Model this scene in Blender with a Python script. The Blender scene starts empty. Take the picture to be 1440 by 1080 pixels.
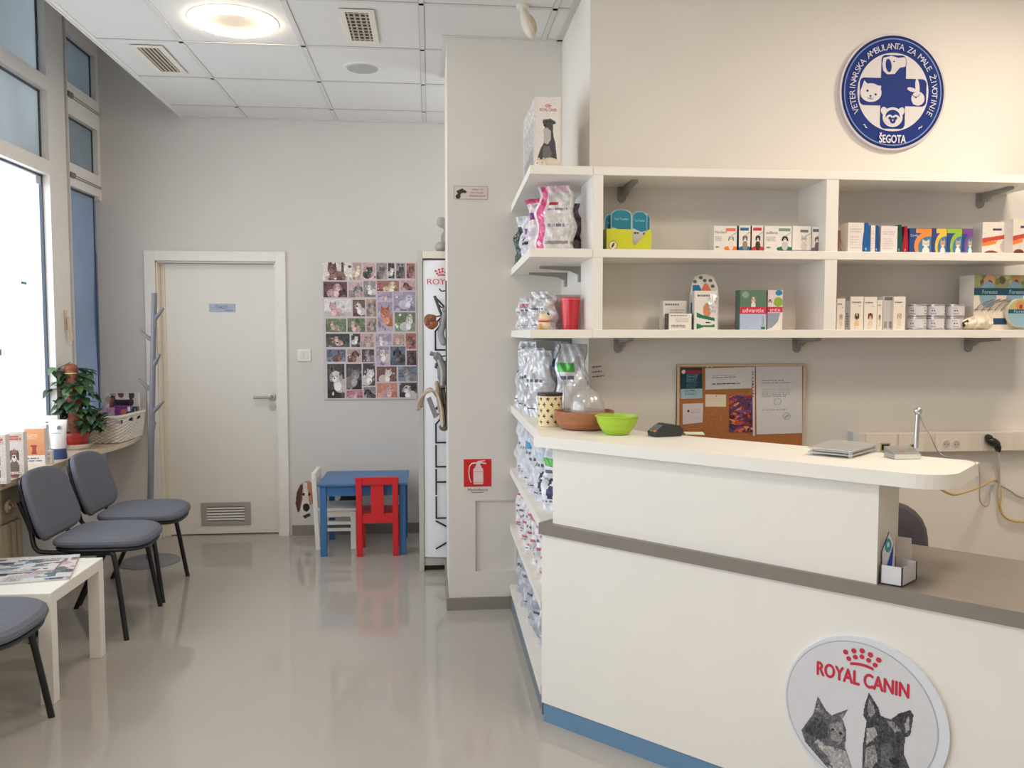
import bpy, math, random
import numpy as np
from mathutils import Vector, Matrix

SC = bpy.context.scene
COL = SC.collection
PI = math.pi
rnd = random.Random(7)

# ------------------------------------------------------------------ camera
FPX, YAW, PIT, CAMH = 1170.0, math.radians(5.6), math.radians(3.45), 1.47
FW = Vector((math.sin(YAW)*math.cos(PIT), math.cos(YAW)*math.cos(PIT), -math.sin(PIT)))
RT = Vector((math.cos(YAW), -math.sin(YAW), 0.0))
UP = RT.cross(FW)
CAM = Vector((0, 0, CAMH))

def ray(px, py): return FW*FPX + RT*(px-720) - UP*(py-540)
def onX(px, py, x):
    d = ray(px, py); return CAM + d*((x-CAM.x)/d.x)
def onY(px, py, y):
    d = ray(px, py); return CAM + d*((y-CAM.y)/d.y)
def onZ(px, py, z):
    d = ray(px, py); return CAM + d*((z-CAM.z)/d.z)
def onP(px, py, p0, n):
    d = ray(px, py); return CAM + d*((p0-CAM).dot(n)/d.dot(n))

# ------------------------------------------------------------------ colour
def s2l(c):
    c = c/255.0
    return c/12.92 if c <= 0.04045 else ((c+0.055)/1.055)**2.4
def C3(r, g=None, b=None):
    if g is None and not isinstance(r, (int, float)): r, g, b = r
    if g is None: g = b = r
    return (s2l(r), s2l(g), s2l(b))

# ------------------------------------------------------------------ materials
def _mat(name):
    m = bpy.data.materials.new(name); m.use_nodes = True
    nt = m.node_tree
    return m, nt, nt.nodes['Principled BSDF']

def mat(name, col=(200, 200, 200), rough=0.5, metal=0.0, var=0.0, scale=30.0, bump=0.0, bscale=None, spec=0.5, paint=False, coat=0.0, stretch=None):
    m, nt, b = _mat(name)
    b.inputs['Roughness'].default_value = rough
    b.inputs['Metallic'].default_value = metal
    b.inputs['Specular IOR Level'].default_value = spec
    b.inputs['Coat Weight'].default_value = coat
    L = nt.links
    tc = nt.nodes.new('ShaderNodeTexCoord')
    vec = tc.outputs['Object']
    if stretch:
        mp = nt.nodes.new('ShaderNodeMapping'); mp.inputs['Scale'].default_value = stretch
        L.new(vec, mp.inputs['Vector']); vec = mp.outputs['Vector']
    if paint:
        a = nt.nodes.new('ShaderNodeAttribute'); a.attribute_name = 'Col'
        src = a.outputs['Color']
    else:
        c = nt.nodes.new('ShaderNodeRGB'); c.outputs[0].default_value = (*C3(col), 1)
        src = c.outputs[0]
    if var > 0:
        n = nt.nodes.new('ShaderNodeTexNoise'); n.inputs['Scale'].default_value = scale; n.inputs['Detail'].default_value = 4
        L.new(vec, n.inputs['Vector'])
        r = nt.nodes.new('ShaderNodeMapRange')
        r.inputs['From Min'].default_value = 0.25; r.inputs['From Max'].default_value = 0.75
        r.inputs['To Min'].default_value = 1-var; r.inputs['To Max'].default_value = 1+var
        L.new(n.outputs['Fac'], r.inputs['Value'])
        mx = nt.nodes.new('ShaderNodeVectorMath'); mx.operation = 'SCALE'
        L.new(src, mx.inputs[0]); L.new(r.outputs[0], mx.inputs['Scale'])
        src = mx.outputs[0]
    L.new(src, b.inputs['Base Color'])
    if bump > 0:
        n2 = nt.nodes.new('ShaderNodeTexNoise'); n2.inputs['Scale'].default_value = bscale or scale; n2.inputs['Detail'].default_value = 3
        L.new(vec, n2.inputs['Vector'])
        bp = nt.nodes.new('ShaderNodeBump'); bp.inputs['Strength'].default_value = bump; bp.inputs['Distance'].default_value = 0.004
        L.new(n2.outputs['Fac'], bp.inputs['Height']); L.new(bp.outputs[0], b.inputs['Normal'])
    return m

def emit_mat(name, col, strength):
    m, nt, b = _mat(name)
    b.inputs['Base Color'].default_value = (*C3(col), 1)
    b.inputs['Emission Color'].default_value = (*C3(col), 1)
    b.inputs['Emission Strength'].default_value = strength
    return m

def clear_mat(name, tint=(255, 255, 255), gloss=0.1, rough=0.05, edge=0.5):
    m = bpy.data.materials.new(name); m.use_nodes = True
    nt = m.node_tree; nt.nodes.clear(); L = nt.links
    o = nt.nodes.new('ShaderNodeOutputMaterial')
    t = nt.nodes.new('ShaderNodeBsdfTransparent'); t.inputs[0].default_value = (*C3(tint), 1)
    g = nt.nodes.new('ShaderNodeBsdfGlossy'); g.inputs['Roughness'].default_value = rough
    lw = nt.nodes.new('ShaderNodeLayerWeight'); lw.inputs['Blend'].default_value = 0.35
    mr = nt.nodes.new('ShaderNodeMapRange'); mr.inputs['To Min'].default_value = gloss; mr.inputs['To Max'].default_value = edge
    mx = nt.nodes.new('ShaderNodeMixShader')
    L.new(lw.outputs['Facing'], mr.inputs['Value']); L.new(mr.outputs[0], mx.inputs[0])
    L.new(t.outputs[0], mx.inputs[1]); L.new(g.outputs[0], mx.inputs[2]); L.new(mx.outputs[0], o.inputs[0])
    return m

def frost_mat(name, col, through=0.0):
    m = bpy.data.materials.new(name); m.use_nodes = True
    nt = m.node_tree; nt.nodes.clear(); L = nt.links
    o = nt.nodes.new('ShaderNodeOutputMaterial')
    t = nt.nodes.new('ShaderNodeBsdfTranslucent')
    d = nt.nodes.new('ShaderNodeBsdfDiffuse'); d.inputs[0].default_value = (*C3(col), 1)
    tc = nt.nodes.new('ShaderNodeTexCoord'); n = nt.nodes.new('ShaderNodeTexNoise'); n.inputs['Scale'].default_value = 1.6; n.inputs['Detail'].default_value = 5
    L.new(tc.outputs['Object'], n.inputs['Vector'])
    r = nt.nodes.new('ShaderNodeValToRGB')
    c = C3(col)
    r.color_ramp.elements[0].position = 0.3; r.color_ramp.elements[0].color = (*[x*through*0.8 for x in c], 1)
    r.color_ramp.elements[1].position = 0.7; r.color_ramp.elements[1].color = (*[x*through*1.2 for x in c], 1)
    L.new(n.outputs['Fac'], r.inputs[0]); L.new(r.outputs[0], t.inputs[0])
    a = nt.nodes.new('ShaderNodeMixShader'); a.inputs[0].default_value = 0.5
    L.new(t.outputs[0], a.inputs[1]); L.new(d.outputs[0], a.inputs[2]); L.new(a.outputs[0], o.inputs[0])
    return m

M = {}
M['matte'] = mat('painted_matte', paint=True, rough=0.6, var=0.04, scale=40)
M['satin'] = mat('painted_satin', paint=True, rough=0.38, var=0.03, scale=25)
M['gloss'] = mat('painted_gloss', paint=True, rough=0.18, var=0.02, scale=25)
M['foil'] = mat('painted_foil', paint=True, rough=0.3, metal=0.25, var=0.12, scale=28, bump=0.35, bscale=30)
M['paper'] = mat('printed_paper', paint=True, rough=0.75, var=0.03, scale=60)
M['wall'] = mat('wall_paint_cool', (216, 212, 208), rough=0.7, var=0.02, scale=3, bump=0.06, bscale=220)
M['wallw'] = mat('wall_paint_warm_lit', (226, 221, 213), rough=0.7, var=0.02, scale=3, bump=0.06, bscale=220)  # wall paint with the warm ambient light tinted into its colour
M['ceil'] = mat('ceiling_tile', paint=True, rough=0.85, var=0.02, scale=120, bump=0.1, bscale=260)
M['floor'] = mat('floor_vinyl', (174, 169, 162), rough=0.07, var=0.06, scale=140, spec=0.55, bump=0.015, bscale=60)
M['white'] = mat('white_laminate', (238, 234, 226), rough=0.42, var=0.01, scale=8)
M['whitedoor'] = mat('white_lacquer', (236, 232, 224), rough=0.35, var=0.012, scale=2, stretch=(6, 6, 0.6))
M['greytop'] = mat('grey_laminate', (134, 126, 117), rough=0.4, var=0.05, scale=18)
M['steel'] = mat('brushed_steel', (190, 190, 188), rough=0.3, metal=0.9, var=0.05, scale=60)
M['greymetal'] = mat('grey_powder_coat', (122, 123, 131), rough=0.45, var=0.03, scale=20)
M['bracket'] = mat('grey_bracket', (150, 147, 142), rough=0.5, var=0.03, scale=20)
M['fabric'] = mat('grey_woven_fabric', (110, 113, 124), rough=0.95, var=0.16, scale=170, bump=0.3, bscale=400, spec=0.2)
M['black'] = mat('black_plastic', (27, 27, 31), rough=0.4, var=0.05, scale=20)
M['frame'] = mat('window_frame_pvc', (206, 200, 194), rough=0.45, var=0.02, scale=5)
M['wood'] = mat('warm_turned_wood', (160, 104, 70), rough=0.4, var=0.2, scale=9, stretch=(1, 1, 7))
M['cork'] = mat('cork', (172, 110, 62), rough=0.9, var=0.18, scale=90, bump=0.2, bscale=200)
M['clearpane'] = clear_mat('clear_glass', (250, 252, 255), 0.03, 0.02, 0.3)
M['clearplastic'] = clear_mat('clear_plastic', (232, 231, 229), 0.2, 0.16, 0.75)
M['cloudy'] = clear_mat('cloudy_plastic', (240, 239, 237), 0.2, 0.25, 0.6)
_n = M['cloudy'].node_tree; _o = [x for x in _n.nodes if x.type == 'OUTPUT_MATERIAL'][0]; _s = _o.inputs[0].links[0].from_socket
_d = _n.nodes.new('ShaderNodeBsdfDiffuse'); _d.inputs[0].default_value = (.86, .85, .83, 1); _x = _n.nodes.new('ShaderNodeMixShader'); _x.inputs[0].default_value = .22
_n.links.new(_s, _x.inputs[1]); _n.links.new(_d.outputs[0], _x.inputs[2]); _n.links.new(_x.outputs[0], _o.inputs[0])
M['print'] = mat('flat_print', paint=True, rough=.6, var=.01, spec=.2)
M['sill'] = mat('sill_stone', (208, 190, 166), rough=0.3, var=0.1, scale=35)

# ------------------------------------------------------------------ canvas (a painted raster that becomes coloured faces)
class Canvas:
    def __init__(s, w, h, bg):
        s.w, s.h = w, h
        s.a = np.zeros((h, w, 3)); s.a[:] = bg
        s.m = np.ones((h, w), bool)
        s.U, s.V = np.meshgrid((np.arange(w)+.5)/w, (np.arange(h)+.5)/h)
    def clear(s): s.m[:] = False; return s
    def _put(s, k, c):
        s.a[k] = c; s.m[k] = True
    def rect(s, x0, y0, x1, y1, c): s._put((s.U >= x0) & (s.U < x1) & (s.V >= y0) & (s.V < y1), c); return s
    def ell(s, cx, cy, rx, ry, c, rot=0):
        du, dv = s.U-cx, s.V-cy
        ca, sa = math.cos(rot), math.sin(rot)
        s._put(((du*ca+dv*sa)/rx)**2+((-du*sa+dv*ca)/ry)**2 < 1, c); return s
    def poly(s, pts, c):
        ins = np.zeros(s.U.shape, bool)
        n = len(pts)
        for i in range(n):
            x0, y0 = pts[i]; x1, y1 = pts[(i+1) % n]
            if y0 == y1: continue
            k = ((s.V >= min(y0, y1)) & (s.V < max(y0, y1)))
            xs = x0+(s.V-y0)*(x1-x0)/(y1-y0)
            ins ^= k & (s.U < xs)
        s._put(ins, c); return s
    def line(s, x0, y0, x1, y1, w, c):
        dx, dy = x1-x0, y1-y0; L = math.hypot(dx, dy)+1e-9; nx, ny = -dy/L*w/2, dx/L*w/2
        return s.poly([(x0+nx, y0+ny), (x1+nx, y1+ny), (x1-nx, y1-ny), (x0-nx, y0-ny)], c)
    def words(s, x0, y0, x1, y1, n, c, seed=1):
        r = random.Random(seed); dy = (y1-y0)/n
        for i in range(n):
            x = x0; end = x0+(x1-x0)*r.uniform(.65, 1)
            while x < end:
                w = r.uniform(.04, .12)*(x1-x0)*1.2
                s.rect(x, y0+i*dy, min(x+w, end), y0+i*dy+dy*.55, c); x += w+.025*(x1-x0)
        return s
    def noise(s, amt, cell=1, seed=1, grey=True):
        r = np.random.RandomState(seed)
        hh, ww = (s.h+cell-1)//cell, (s.w+cell-1)//cell
        n = r.normal(0, amt, (hh, ww, 1 if grey else 3))
        n = np.repeat(np.repeat(n, cell, 0), cell, 1)[:s.h, :s.w]
        s.a = np.clip(s.a+n, 0, 255); return s
    def grad(s, top, bot):
        s.a = s.a*(top+(bot-top)*s.V)[..., None]; s.a = np.clip(s.a, 0, 255); return s
    def dog(s, cx, cy, k, fur, ear, muz=(235, 230, 222), asp=1.0, body=None):
        a = k*asp
        if body: s.ell(cx, cy+1.25*k, .62*a, .85*k, body)
        s.ell(cx, cy, .5*a, .5*k, fur)
        s.ell(cx-.45*a, cy+.05*k, .17*a, .45*k, ear, .25); s.ell(cx+.45*a, cy+.05*k, .17*a, .45*k, ear, -.25)
        s.ell(cx, cy+.28*k, .27*a, .3*k, muz)
        s.ell(cx, cy+.16*k, .1*a, .08*k, (25, 22, 22))
        s.ell(cx-.18*a, cy-.1*k, .06*a, .07*k, (20, 18, 18)); s.ell(cx+.18*a, cy-.1*k, .06*a, .07*k, (20, 18, 18))
        return s
    def cat(s, cx, cy, k, fur, muz=(240, 236, 230), asp=1.0, body=None):
        a = k*asp
        if body: s.ell(cx, cy+1.2*k, .5*a, .8*k, body)
        s.poly([(cx-.5*a, cy), (cx-.42*a, cy-.75*k), (cx-.05*a, cy-.35*k)], fur); s.poly([(cx+.5*a, cy), (cx+.42*a, cy-.75*k), (cx+.05*a, cy-.35*k)], fur)
        s.ell(cx, cy, .5*a, .45*k, fur); s.ell(cx, cy+.22*k, .22*a, .18*k, muz)
        s.ell(cx-.2*a, cy-.05*k, .07*a, .06*k, (30, 30, 20)); s.ell(cx+.2*a, cy-.05*k, .07*a, .06*k, (30, 30, 20))
        s.ell(cx, cy+.12*k, .06*a, .05*k, (90, 50, 50))
        return s
    def lin(s):
        c = np.clip(s.a, 0, 255)/255.0
        return np.where(c <= 0.04045, c/12.92, ((c+0.055)/1.055)**2.4)

# ------------------------------------------------------------------ mesh builder
_txt = {}
def text_geo(t, bold=True):
    if t in _txt: return _txt[t]
    cu = bpy.data.curves.new('t', 'FONT'); cu.body = t; cu.resolution_u = 3; cu.fill_mode = 'FRONT'
    o = bpy.data.objects.new('t', cu); COL.objects.link(o)
    dg = bpy.context.evaluated_depsgraph_get()
    me = bpy.data.meshes.new_from_object(o.evaluated_get(dg))
    v = [tuple(x.co)[:2] for x in me.vertices]; f = [tuple(p.vertices) for p in me.polygons]
    bpy.data.objects.remove(o); bpy.data.curves.remove(cu); bpy.data.meshes.remove(me)
    _txt[t] = (v, f); return v, f

class MB:
    def __init__(s): s.v, s.f, s.c, s.s = [], [], [], []
    def add(s, vs, fs, col=(230, 230, 230), smooth=False, lin=False):
        o = len(s.v); s.v += [tuple(p) for p in vs]
        c = col if lin else C3(col)
        for f in fs:
            s.f.append(tuple(i+o for i in f)); s.c.append(c); s.s.append(smooth)
        return s
    def box(s, x0, x1, y0, y1, z0, z1, col=(230, 230, 230)):
        vs = [(x, y, z) for z in (z0, z1) for y in (y0, y1) for x in (x0, x1)]
        return s.add(vs, [(0, 2, 3, 1), (4, 5, 7, 6), (0, 1, 5, 4), (2, 6, 7, 3), (0, 4, 6, 2), (1, 3, 7, 5)], col)
    def obox(s, c, X, Y, Z, col=(230, 230, 230)):
        c, X, Y, Z = map(Vector, (c, X, Y, Z))
        vs = [c+X*i+Y*j+Z*k for k in (-1, 1) for j in (-1, 1) for i in (-1, 1)]
        fl = X.cross(Y).dot(Z) < 0
        fs = [(0, 2, 3, 1), (4, 5, 7, 6), (0, 1, 5, 4), (2, 6, 7, 3), (0, 4, 6, 2), (1, 3, 7, 5)]
        return s.add(vs, [f[::-1] for f in fs] if fl else fs, col)
    def bar(s, a, b, w, h, col=(230, 230, 230), up=(0, 0, 1)):
        a, b = Vector(a), Vector(b); d = b-a; U = Vector(up)
        if abs(d.normalized().dot(U)) > .98: U = Vector((1, 0, 0))
        X = d.cross(U).normalized(); Z = X.cross(d).normalized()
        return s.obox((a+b)/2, d/2, X*w/2, Z*h/2, col)
    def prism(s, pts, ext, col=(230, 230, 230), smooth=False):
        pts = [Vector(p) for p in pts]; e = Vector(ext); n = len(pts)
        nrm = Vector((0, 0, 0))
        for i in range(n): nrm += pts[i].cross(pts[(i+1) % n])
        if nrm.dot(e) < 0: pts = pts[::-1]
        vs = pts+[p+e for p in pts]
        fs = [tuple(range(n))[::-1], tuple(range(n, 2*n))]
        s.add(vs, fs, col)
        return s.add(vs, [(i, (i+1) % n, n+(i+1) % n, n+i) for i in range(n)], col, smooth)
    def face(s, pts, col): return s.add(pts, [tuple(range(len(pts)))], col)
    def tube(s, pts, r, seg=10, col=(40, 40, 40), caps=True, flat=1.0):
        pts = [Vector(p) for p in pts]; n = len(pts)
        rs = r if isinstance(r, (list, tuple)) else [r]*n
        T = []
        for i in range(n):
            a = pts[max(i-1, 0)]; b = pts[min(i+1, n-1)]; T.append((b-a).normalized())
        N = T[0].orthogonal().normalized(); vs = []
        for i in range(n):
            N = (N-T[i]*N.dot(T[i])).normalized(); B = T[i].cross(N)
            for k in range(seg):
                t = 2*PI*k/seg; vs.append(pts[i]+(N*math.cos(t)+B*math.sin(t)*flat)*rs[i])
        fs = [(i*seg+k, i*seg+(k+1) % seg, (i+1)*seg+(k+1) % seg, (i+1)*seg+k) for i in range(n-1) for k in range(seg)]
        s.add(vs, fs, col, True)
        if caps:
            s.add(vs[:seg], [tuple(range(seg))[::-1]], col); s.add(vs[-seg:], [tuple(range(seg))], col)
        return s
    def lathe(s, prof, c, seg=32, col=(230, 230, 230), cols=None):
        c = Vector(c); n = len(prof); vs = []
        for r, z in prof:
            for k in range(seg):
                t = 2*PI*k/seg; vs.append(c+Vector((r*math.cos(t), r*math.sin(t), z)))
        for i in range(n-1):
            s.add([], [], col)
            o = len(s.v)
            s.add(vs[i*seg:(i+2)*seg], [(k, (k+1) % seg, seg+(k+1) % seg, seg+k) for k in range(seg)], cols[i] if cols else col, True)
        return s
    def blob(s, c, rx, ry, rz, col, nu=16, nv=10, rot=None, bump=0, seed=0):
        c = Vector(c); r = random.Random(seed); vs = []
        R = rot or Matrix.Identity(3)
        for j in range(nv+1):
            p = -PI/2+PI*j/nv
            for i in range(nu):
                t = 2*PI*i/nu; k = 1+(r.uniform(-bump, bump) if 0 < j < nv else 0)
                vs.append(c+R@Vector((rx*k*math.cos(p)*math.cos(t), ry*k*math.cos(p)*math.sin(t), rz*k*math.sin(p))))
        fs = [(j*nu+i, j*nu+(i+1) % nu, (j+1)*nu+(i+1) % nu, (j+1)*nu+i) for j in range(nv) for i in range(nu)]
        return s.add(vs, fs, col, True)
    def canvas(s, cv, fn, smooth=False, nrm=None):
        """paint raster onto the sheet fn(u, v); flat runs of one colour become one face"""
        A = cv.lin(); w, h = cv.w, cv.h
        if smooth:
            o = len(s.v); s.v += [tuple(fn(i/w, j/h)) for j in range(h+1) for i in range(w+1)]
            for j in range(h):
                for i in range(w):
                    a = o+j*(w+1)+i
                    s.f.append((a, a+w+1, a+w+2, a+1)); s.c.append(tuple(A[j, i])); s.s.append(True)
            return s
        for j in range(h):
            i = 0
            while i < w:
                if not cv.m[j, i]: i += 1; continue
                k = i+1
                while k < w and cv.m[j, k] and (A[j, k] == A[j, i]).all(): k += 1
                o = len(s.v)
                s.v += [tuple(fn(i/w, j/h)), tuple(fn(i/w, (j+1)/h)), tuple(fn(k/w, (j+1)/h)), tuple(fn(k/w, j/h))]
                s.f.append((o, o+1, o+2, o+3)); s.c.append(tuple(A[j, i])); s.s.append(False)
                i = k
        return s
    def sheet(s, cv, P, U, V):
        P, U, V = Vector(P), Vector(U), Vector(V)
        return s.canvas(cv, lambda u, v: P+U*u+V*v)
    def text(s, t, P, U, V, w=None, h=None, col=(20, 20, 20), squeeze=True):
        """lettering centred on P, reading along unit vector U with V up, fitted to w and/or h"""
        v, f = text_geo(t)
        if not v: return s
        xs = [p[0] for p in v]; ys = [p[1] for p in v]
        cx, cy = (min(xs)+max(xs))/2, (min(ys)+max(ys))/2
        sx = w/(max(xs)-min(xs)) if w else None; sy = h/(max(ys)-min(ys)) if h else None
        sx = sx or sy; sy = sy or sx
        P, U, V = Vector(P), Vector(U), Vector(V)
        return s.add([P+U*(x-cx)*sx+V*(y-cy)*sy for x, y in v], f, col)
    def xf(s, Mx):
        s.v = [tuple(Mx@Vector(p)) for p in s.v]; return s
    def build(s, name, m='matte', parent=None, bevel=0.0, sub=0, base=True, kind=None):
        me = bpy.data.meshes.new(name)
        V = [Vector(p) for p in s.v]
        loc = Vector((0, 0, 0))
        if parent is not None:
            top = parent
            Mi = ORG[top.name]
            V = [Mi@p for p in V]
            ORG_child = ORG[top.name]
        elif base and V:
            xs = [p.x for p in V]; ys = [p.y for p in V]; zs = [p.z for p in V]
            loc = Vector(((min(xs)+max(xs))/2, (min(ys)+max(ys))/2, min(zs)))
            V = [p-loc for p in V]
            ORG_child = Matrix.Translation(-loc)
        else:
            ORG_child = Matrix.Identity(4)
        me.from_pydata(V, [], s.f); me.update()
        at = me.color_attributes.new('Col', 'FLOAT_COLOR', 'CORNER')
        n = [len(f) for f in s.f]
        cc = np.ones((sum(n), 4), np.float32); cc[:, :3] = np.repeat(np.array(s.c, np.float32).reshape(-1, 3), n, 0)
        at.data.foreach_set('color', cc.ravel())
        me.polygons.foreach_set('use_smooth', s.s)
        me.materials.append(M[m] if isinstance(m, str) else m)
        o = bpy.data.objects.new(name, me); COL.objects.link(o)
        o.location = loc
        if parent is not None: o.parent = parent
        ORG[o.name] = ORG_child
        if bevel:
            b = o.modifiers.new('bevel', 'BEVEL'); b.width = bevel; b.segments = 2; b.limit_method = 'ANGLE'; b.angle_limit = math.radians(40)
            b.harden_normals = False
        if sub:
            u = o.modifiers.new('subsurf', 'SUBSURF'); u.levels = sub; u.render_levels = sub
        if kind: o['kind'] = kind
        return o

ORG = {}
def tag(o, label, cat, group=None, kind=None):
    o['label'] = label; o['category'] = cat
    if group: o['group'] = group
    if kind: o['kind'] = kind
    return o
def thing(name, label, cat, loc=(0, 0, 0), rz=0.0, group=None):
    o = bpy.data.objects.new(name, None); COL.objects.link(o)
    o.location = loc; o.rotation_euler = (0, 0, rz); o.empty_display_size = 0.1
    ORG[o.name] = (Matrix.Translation(Vector(loc))@Matrix.Rotation(rz, 4, 'Z')).inverted()
    return tag(o, label, cat, group)
def local(o):
    """build this thing's parts in its own local frame from now on"""
    ORG[o.name] = Matrix.Identity(4); return o
def dup(root, loc, rz=0.0, label=None):
    r = root.copy(); COL.objects.link(r); r.location = loc; r.rotation_euler = (0, 0, rz)
    if label: r['label'] = label
    for ch in [c for c in bpy.data.objects if c.parent is root]:
        c = ch.copy(); COL.objects.link(c); c.parent = r
        for g in [x for x in bpy.data.objects if x.parent is ch]:
            d = g.copy(); COL.objects.link(d); d.parent = c
    return r
def struct(mb, name, m, bevel=0.0): return mb.build(name, m, base=False, bevel=bevel, kind='structure')

def arc(c, r, a0, a1, n, U=(1, 0, 0), V=(0, 0, 1)):
    c, U, V = Vector(c), Vector(U), Vector(V)
    return [c+(U*math.cos(a0+(a1-a0)*i/n)+V*math.sin(a0+(a1-a0)*i/n))*r for i in range(n+1)]
def bez(pts, n=14):
    """smooth curve through control points (Catmull-Rom)"""
    P = [Vector(p) for p in pts]; P = [P[0]*2-P[1]]+P+[P[-1]*2-P[-2]]; out = []
    for i in range(1, len(P)-2):
        for k in range(n):
            t = k/n; a, b, c, d = P[i-1], P[i], P[i+1], P[i+2]
            out.append(.5*((2*b)+(c-a)*t+(2*a-5*b+4*c-d)*t*t+(3*b-a-3*c+d)*t**3))
    out.append(P[-2]); return out
class Flat:
    """flat artwork on a plane: layered shapes in millimetre-thin sheets"""
    def __init__(s, mb, P, U, V, N): s.mb, s.P, s.U, s.V, s.N, s.k = mb, Vector(P), Vector(U), Vector(V), Vector(N), 0
    def at(s, x, y, z=0): return s.P+s.U*x+s.V*y+s.N*(s.k*.0004+z)
    def up(s): s.k += 1; return s
    def poly(s, pts, col):
        s.k += .12; s.mb.face([s.at(x, y) for x, y in pts], col); return s
    def ell(s, cx, cy, rx, ry, col, rot=0, n=36):
        ca, sa = math.cos(rot), math.sin(rot)
        return s.poly([(cx+rx*math.cos(t)*ca-ry*math.sin(t)*sa, cy+rx*math.cos(t)*sa+ry*math.sin(t)*ca) for t in [2*PI*i/n for i in range(n)]], col)
    def ring(s, cx, cy, r0, r1, col, n=72, a0=0, a1=2*PI):
        s.k += .12; vs = []
        for i in range(n+1):
            t = a0+(a1-a0)*i/n; vs += [s.at(cx+r0*math.cos(t), cy+r0*math.sin(t)), s.at(cx+r1*math.cos(t), cy+r1*math.sin(t))]
        s.mb.add(vs, [(2*i, 2*i+1, 2*i+3, 2*i+2) for i in range(n)], col); return s
    def text(s, t, cx, cy, w=None, h=None, col=(20, 20, 20), rot=0, bold=0):
        s.k += .12
        U = s.U*math.cos(rot)+s.V*math.sin(rot); V = s.V*math.cos(rot)-s.U*math.sin(rot)
        for bx, by in (((0, 0),) if not bold else ((-bold, 0), (bold, 0), (0, bold), (0, -bold))):
            s.k += .02; s.mb.text(t, s.at(cx+bx, cy+by), U, V, w, h, col)
        return s
    def stroke(s, pts, w, col):
        for (x0, y0), (x1, y1) in zip(pts, pts[1:]):
            d = math.hypot(x1-x0, y1-y0); ux, uy = (x1-x0)/d*w/2, (y1-y0)/d*w/2; nx, ny = -uy, ux
            s.poly([(x0-ux+nx, y0-uy+ny), (x1+ux+nx, y1+uy+ny), (x1+ux-nx, y1+uy-ny), (x0-ux-nx, y0-uy-ny)], col)
        return s
    def arctext(s, t, r, a0, a1, h, col, inward=False):
        n = len(t)
        for i, ch in enumerate(t):
            if ch == ' ': continue
            a = a0+(a1-a0)*i/(n-1)
            hh = h
            if ch in 'ŽŠ': hh = h*1.28
            rr = r+(hh-h)/2 if not inward else r-(hh-h)/2
            if ch == '~': hh = h*.35
            v, f = text_geo(ch); ys = [p[1] for p in v]; xs = [p[0] for p in v]
            w = hh*(max(xs)-min(xs))/(max(ys)-min(ys))
            s.text(ch, rr*math.cos(a), rr*math.sin(a), min(w, h*1.0), hh, col, a-PI/2 if not inward else a+PI/2)
        return s
def rrect(cx, cy, w, h, r, n=5):
    out = []
    for qx, qy, a in ((1, 1, 0), (-1, 1, PI/2), (-1, -1, PI), (1, -1, 3*PI/2)):
        for i in range(n+1):
            t = a+PI/2*i/n; out.append((cx+qx*(w/2-r)+r*math.cos(t), cy+qy*(h/2-r)+r*math.sin(t)))
    return out
def crown(fl, cx, cy, w, col=(200, 35, 60)):
    """pet-food maker's dotted crown"""
    for i in range(5):
        x = (i-2)*w/4.4; y = .30*w-.07*w*abs(i-2)**1.4*.8
        fl.ell(cx+x, cy+y, w*.075, w*.075, col, n=14)
        fl.ell(cx+x*.8, cy+y-.17*w, w*.07, w*.07, col, n=14)
    pts = [(cx-w*.32+w*.64*i/8, cy-.06*w-.05*w*abs(i/4-1)**2) for i in range(9)]
    fl.poly(pts+[(x, y-.085*w) for x, y in pts[::-1]], col)
# ------------------------------------------------------------------ the room
XL, YB, ZC, ZT = -2.30, 6.13, 2.99, 3.75          # window wall, back wall, hung ceiling, slab
YP, XP0, YW = 4.37, 0.092, 3.60                   # pillar face, pillar left face, shop wall
XR, YR, XCE = 4.4, -2.6, -1.724                   # far right wall, rear wall, ceiling edge

struct(MB().box(XL-.15, XR, YR, YB+.2, -.08, 0), 'floor', 'floor')

# back wall with the door opening, plus an added unseen panel blocking light leaks
DX0, DX1, DZ = -1.96, -1.10, 2.0
b = MB(); b.box(XL-.15, DX0, YB, YB+.17, 0, ZT); b.box(DX1, 1.2, YB, YB+.17, 0, ZT); b.box(DX0, DX1, YB, YB+.17, DZ, ZT); b.box(XL-.15, 1.2, YB+.17, YB+.2, 0, ZT)
struct(b, 'wall_back', 'wall')
b = MB(); b.box(XL-.15, XL, YR, YB, 0, .74); b.box(XL-.15, XL, YR, -1.3, .74, ZT); b.box(XL-.15, XL, YR, YB, 3.62, ZT)
struct(b, 'wall_left', 'wall')
# pillar with a shallow recess in its face
R0, R1, RZ0, RZ1 = .233, .45, .205, .585
b = MB(); b.box(XP0, .69, YP+.02, 5.05, 0, ZT)
b.box(XP0, R0, YP, YP+.02, 0, ZC); b.box(R1, .69, YP, YP+.02, 0, ZC); b.box(R0, R1, YP, YP+.02, 0, RZ0); b.box(R0, R1, YP, YP+.02, RZ1, ZC)
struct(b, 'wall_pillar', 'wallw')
b = MB(); b.box(.69, XR, YW, 5.05, 0, ZT)
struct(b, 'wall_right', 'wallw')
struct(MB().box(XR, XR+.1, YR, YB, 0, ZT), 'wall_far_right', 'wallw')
struct(MB().box(XL-.15, XR, YR-.1, YR, 0, ZT), 'wall_rear', 'wall')
BB = (140, 134, 126)
b = MB(); b.box(DX1+.09, 1.2, YB-.012, YB, 0, .075, BB); b.box(XL, DX0-.09, YB-.012, YB, 0, .075, BB); struct(b, 'baseboard_back', 'matte')
b = MB(); b.box(XP0-.012, .69, YP-.012, YP, 0, .065, BB); b.box(XP0-.012, XP0, YP, 5.05, 0, .065, BB); struct(b, 'baseboard_pillar', 'matte')
struct(MB().box(XL, XL+.012, YR, YB, 0, .075, BB), 'baseboard_left', 'matte')

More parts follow.
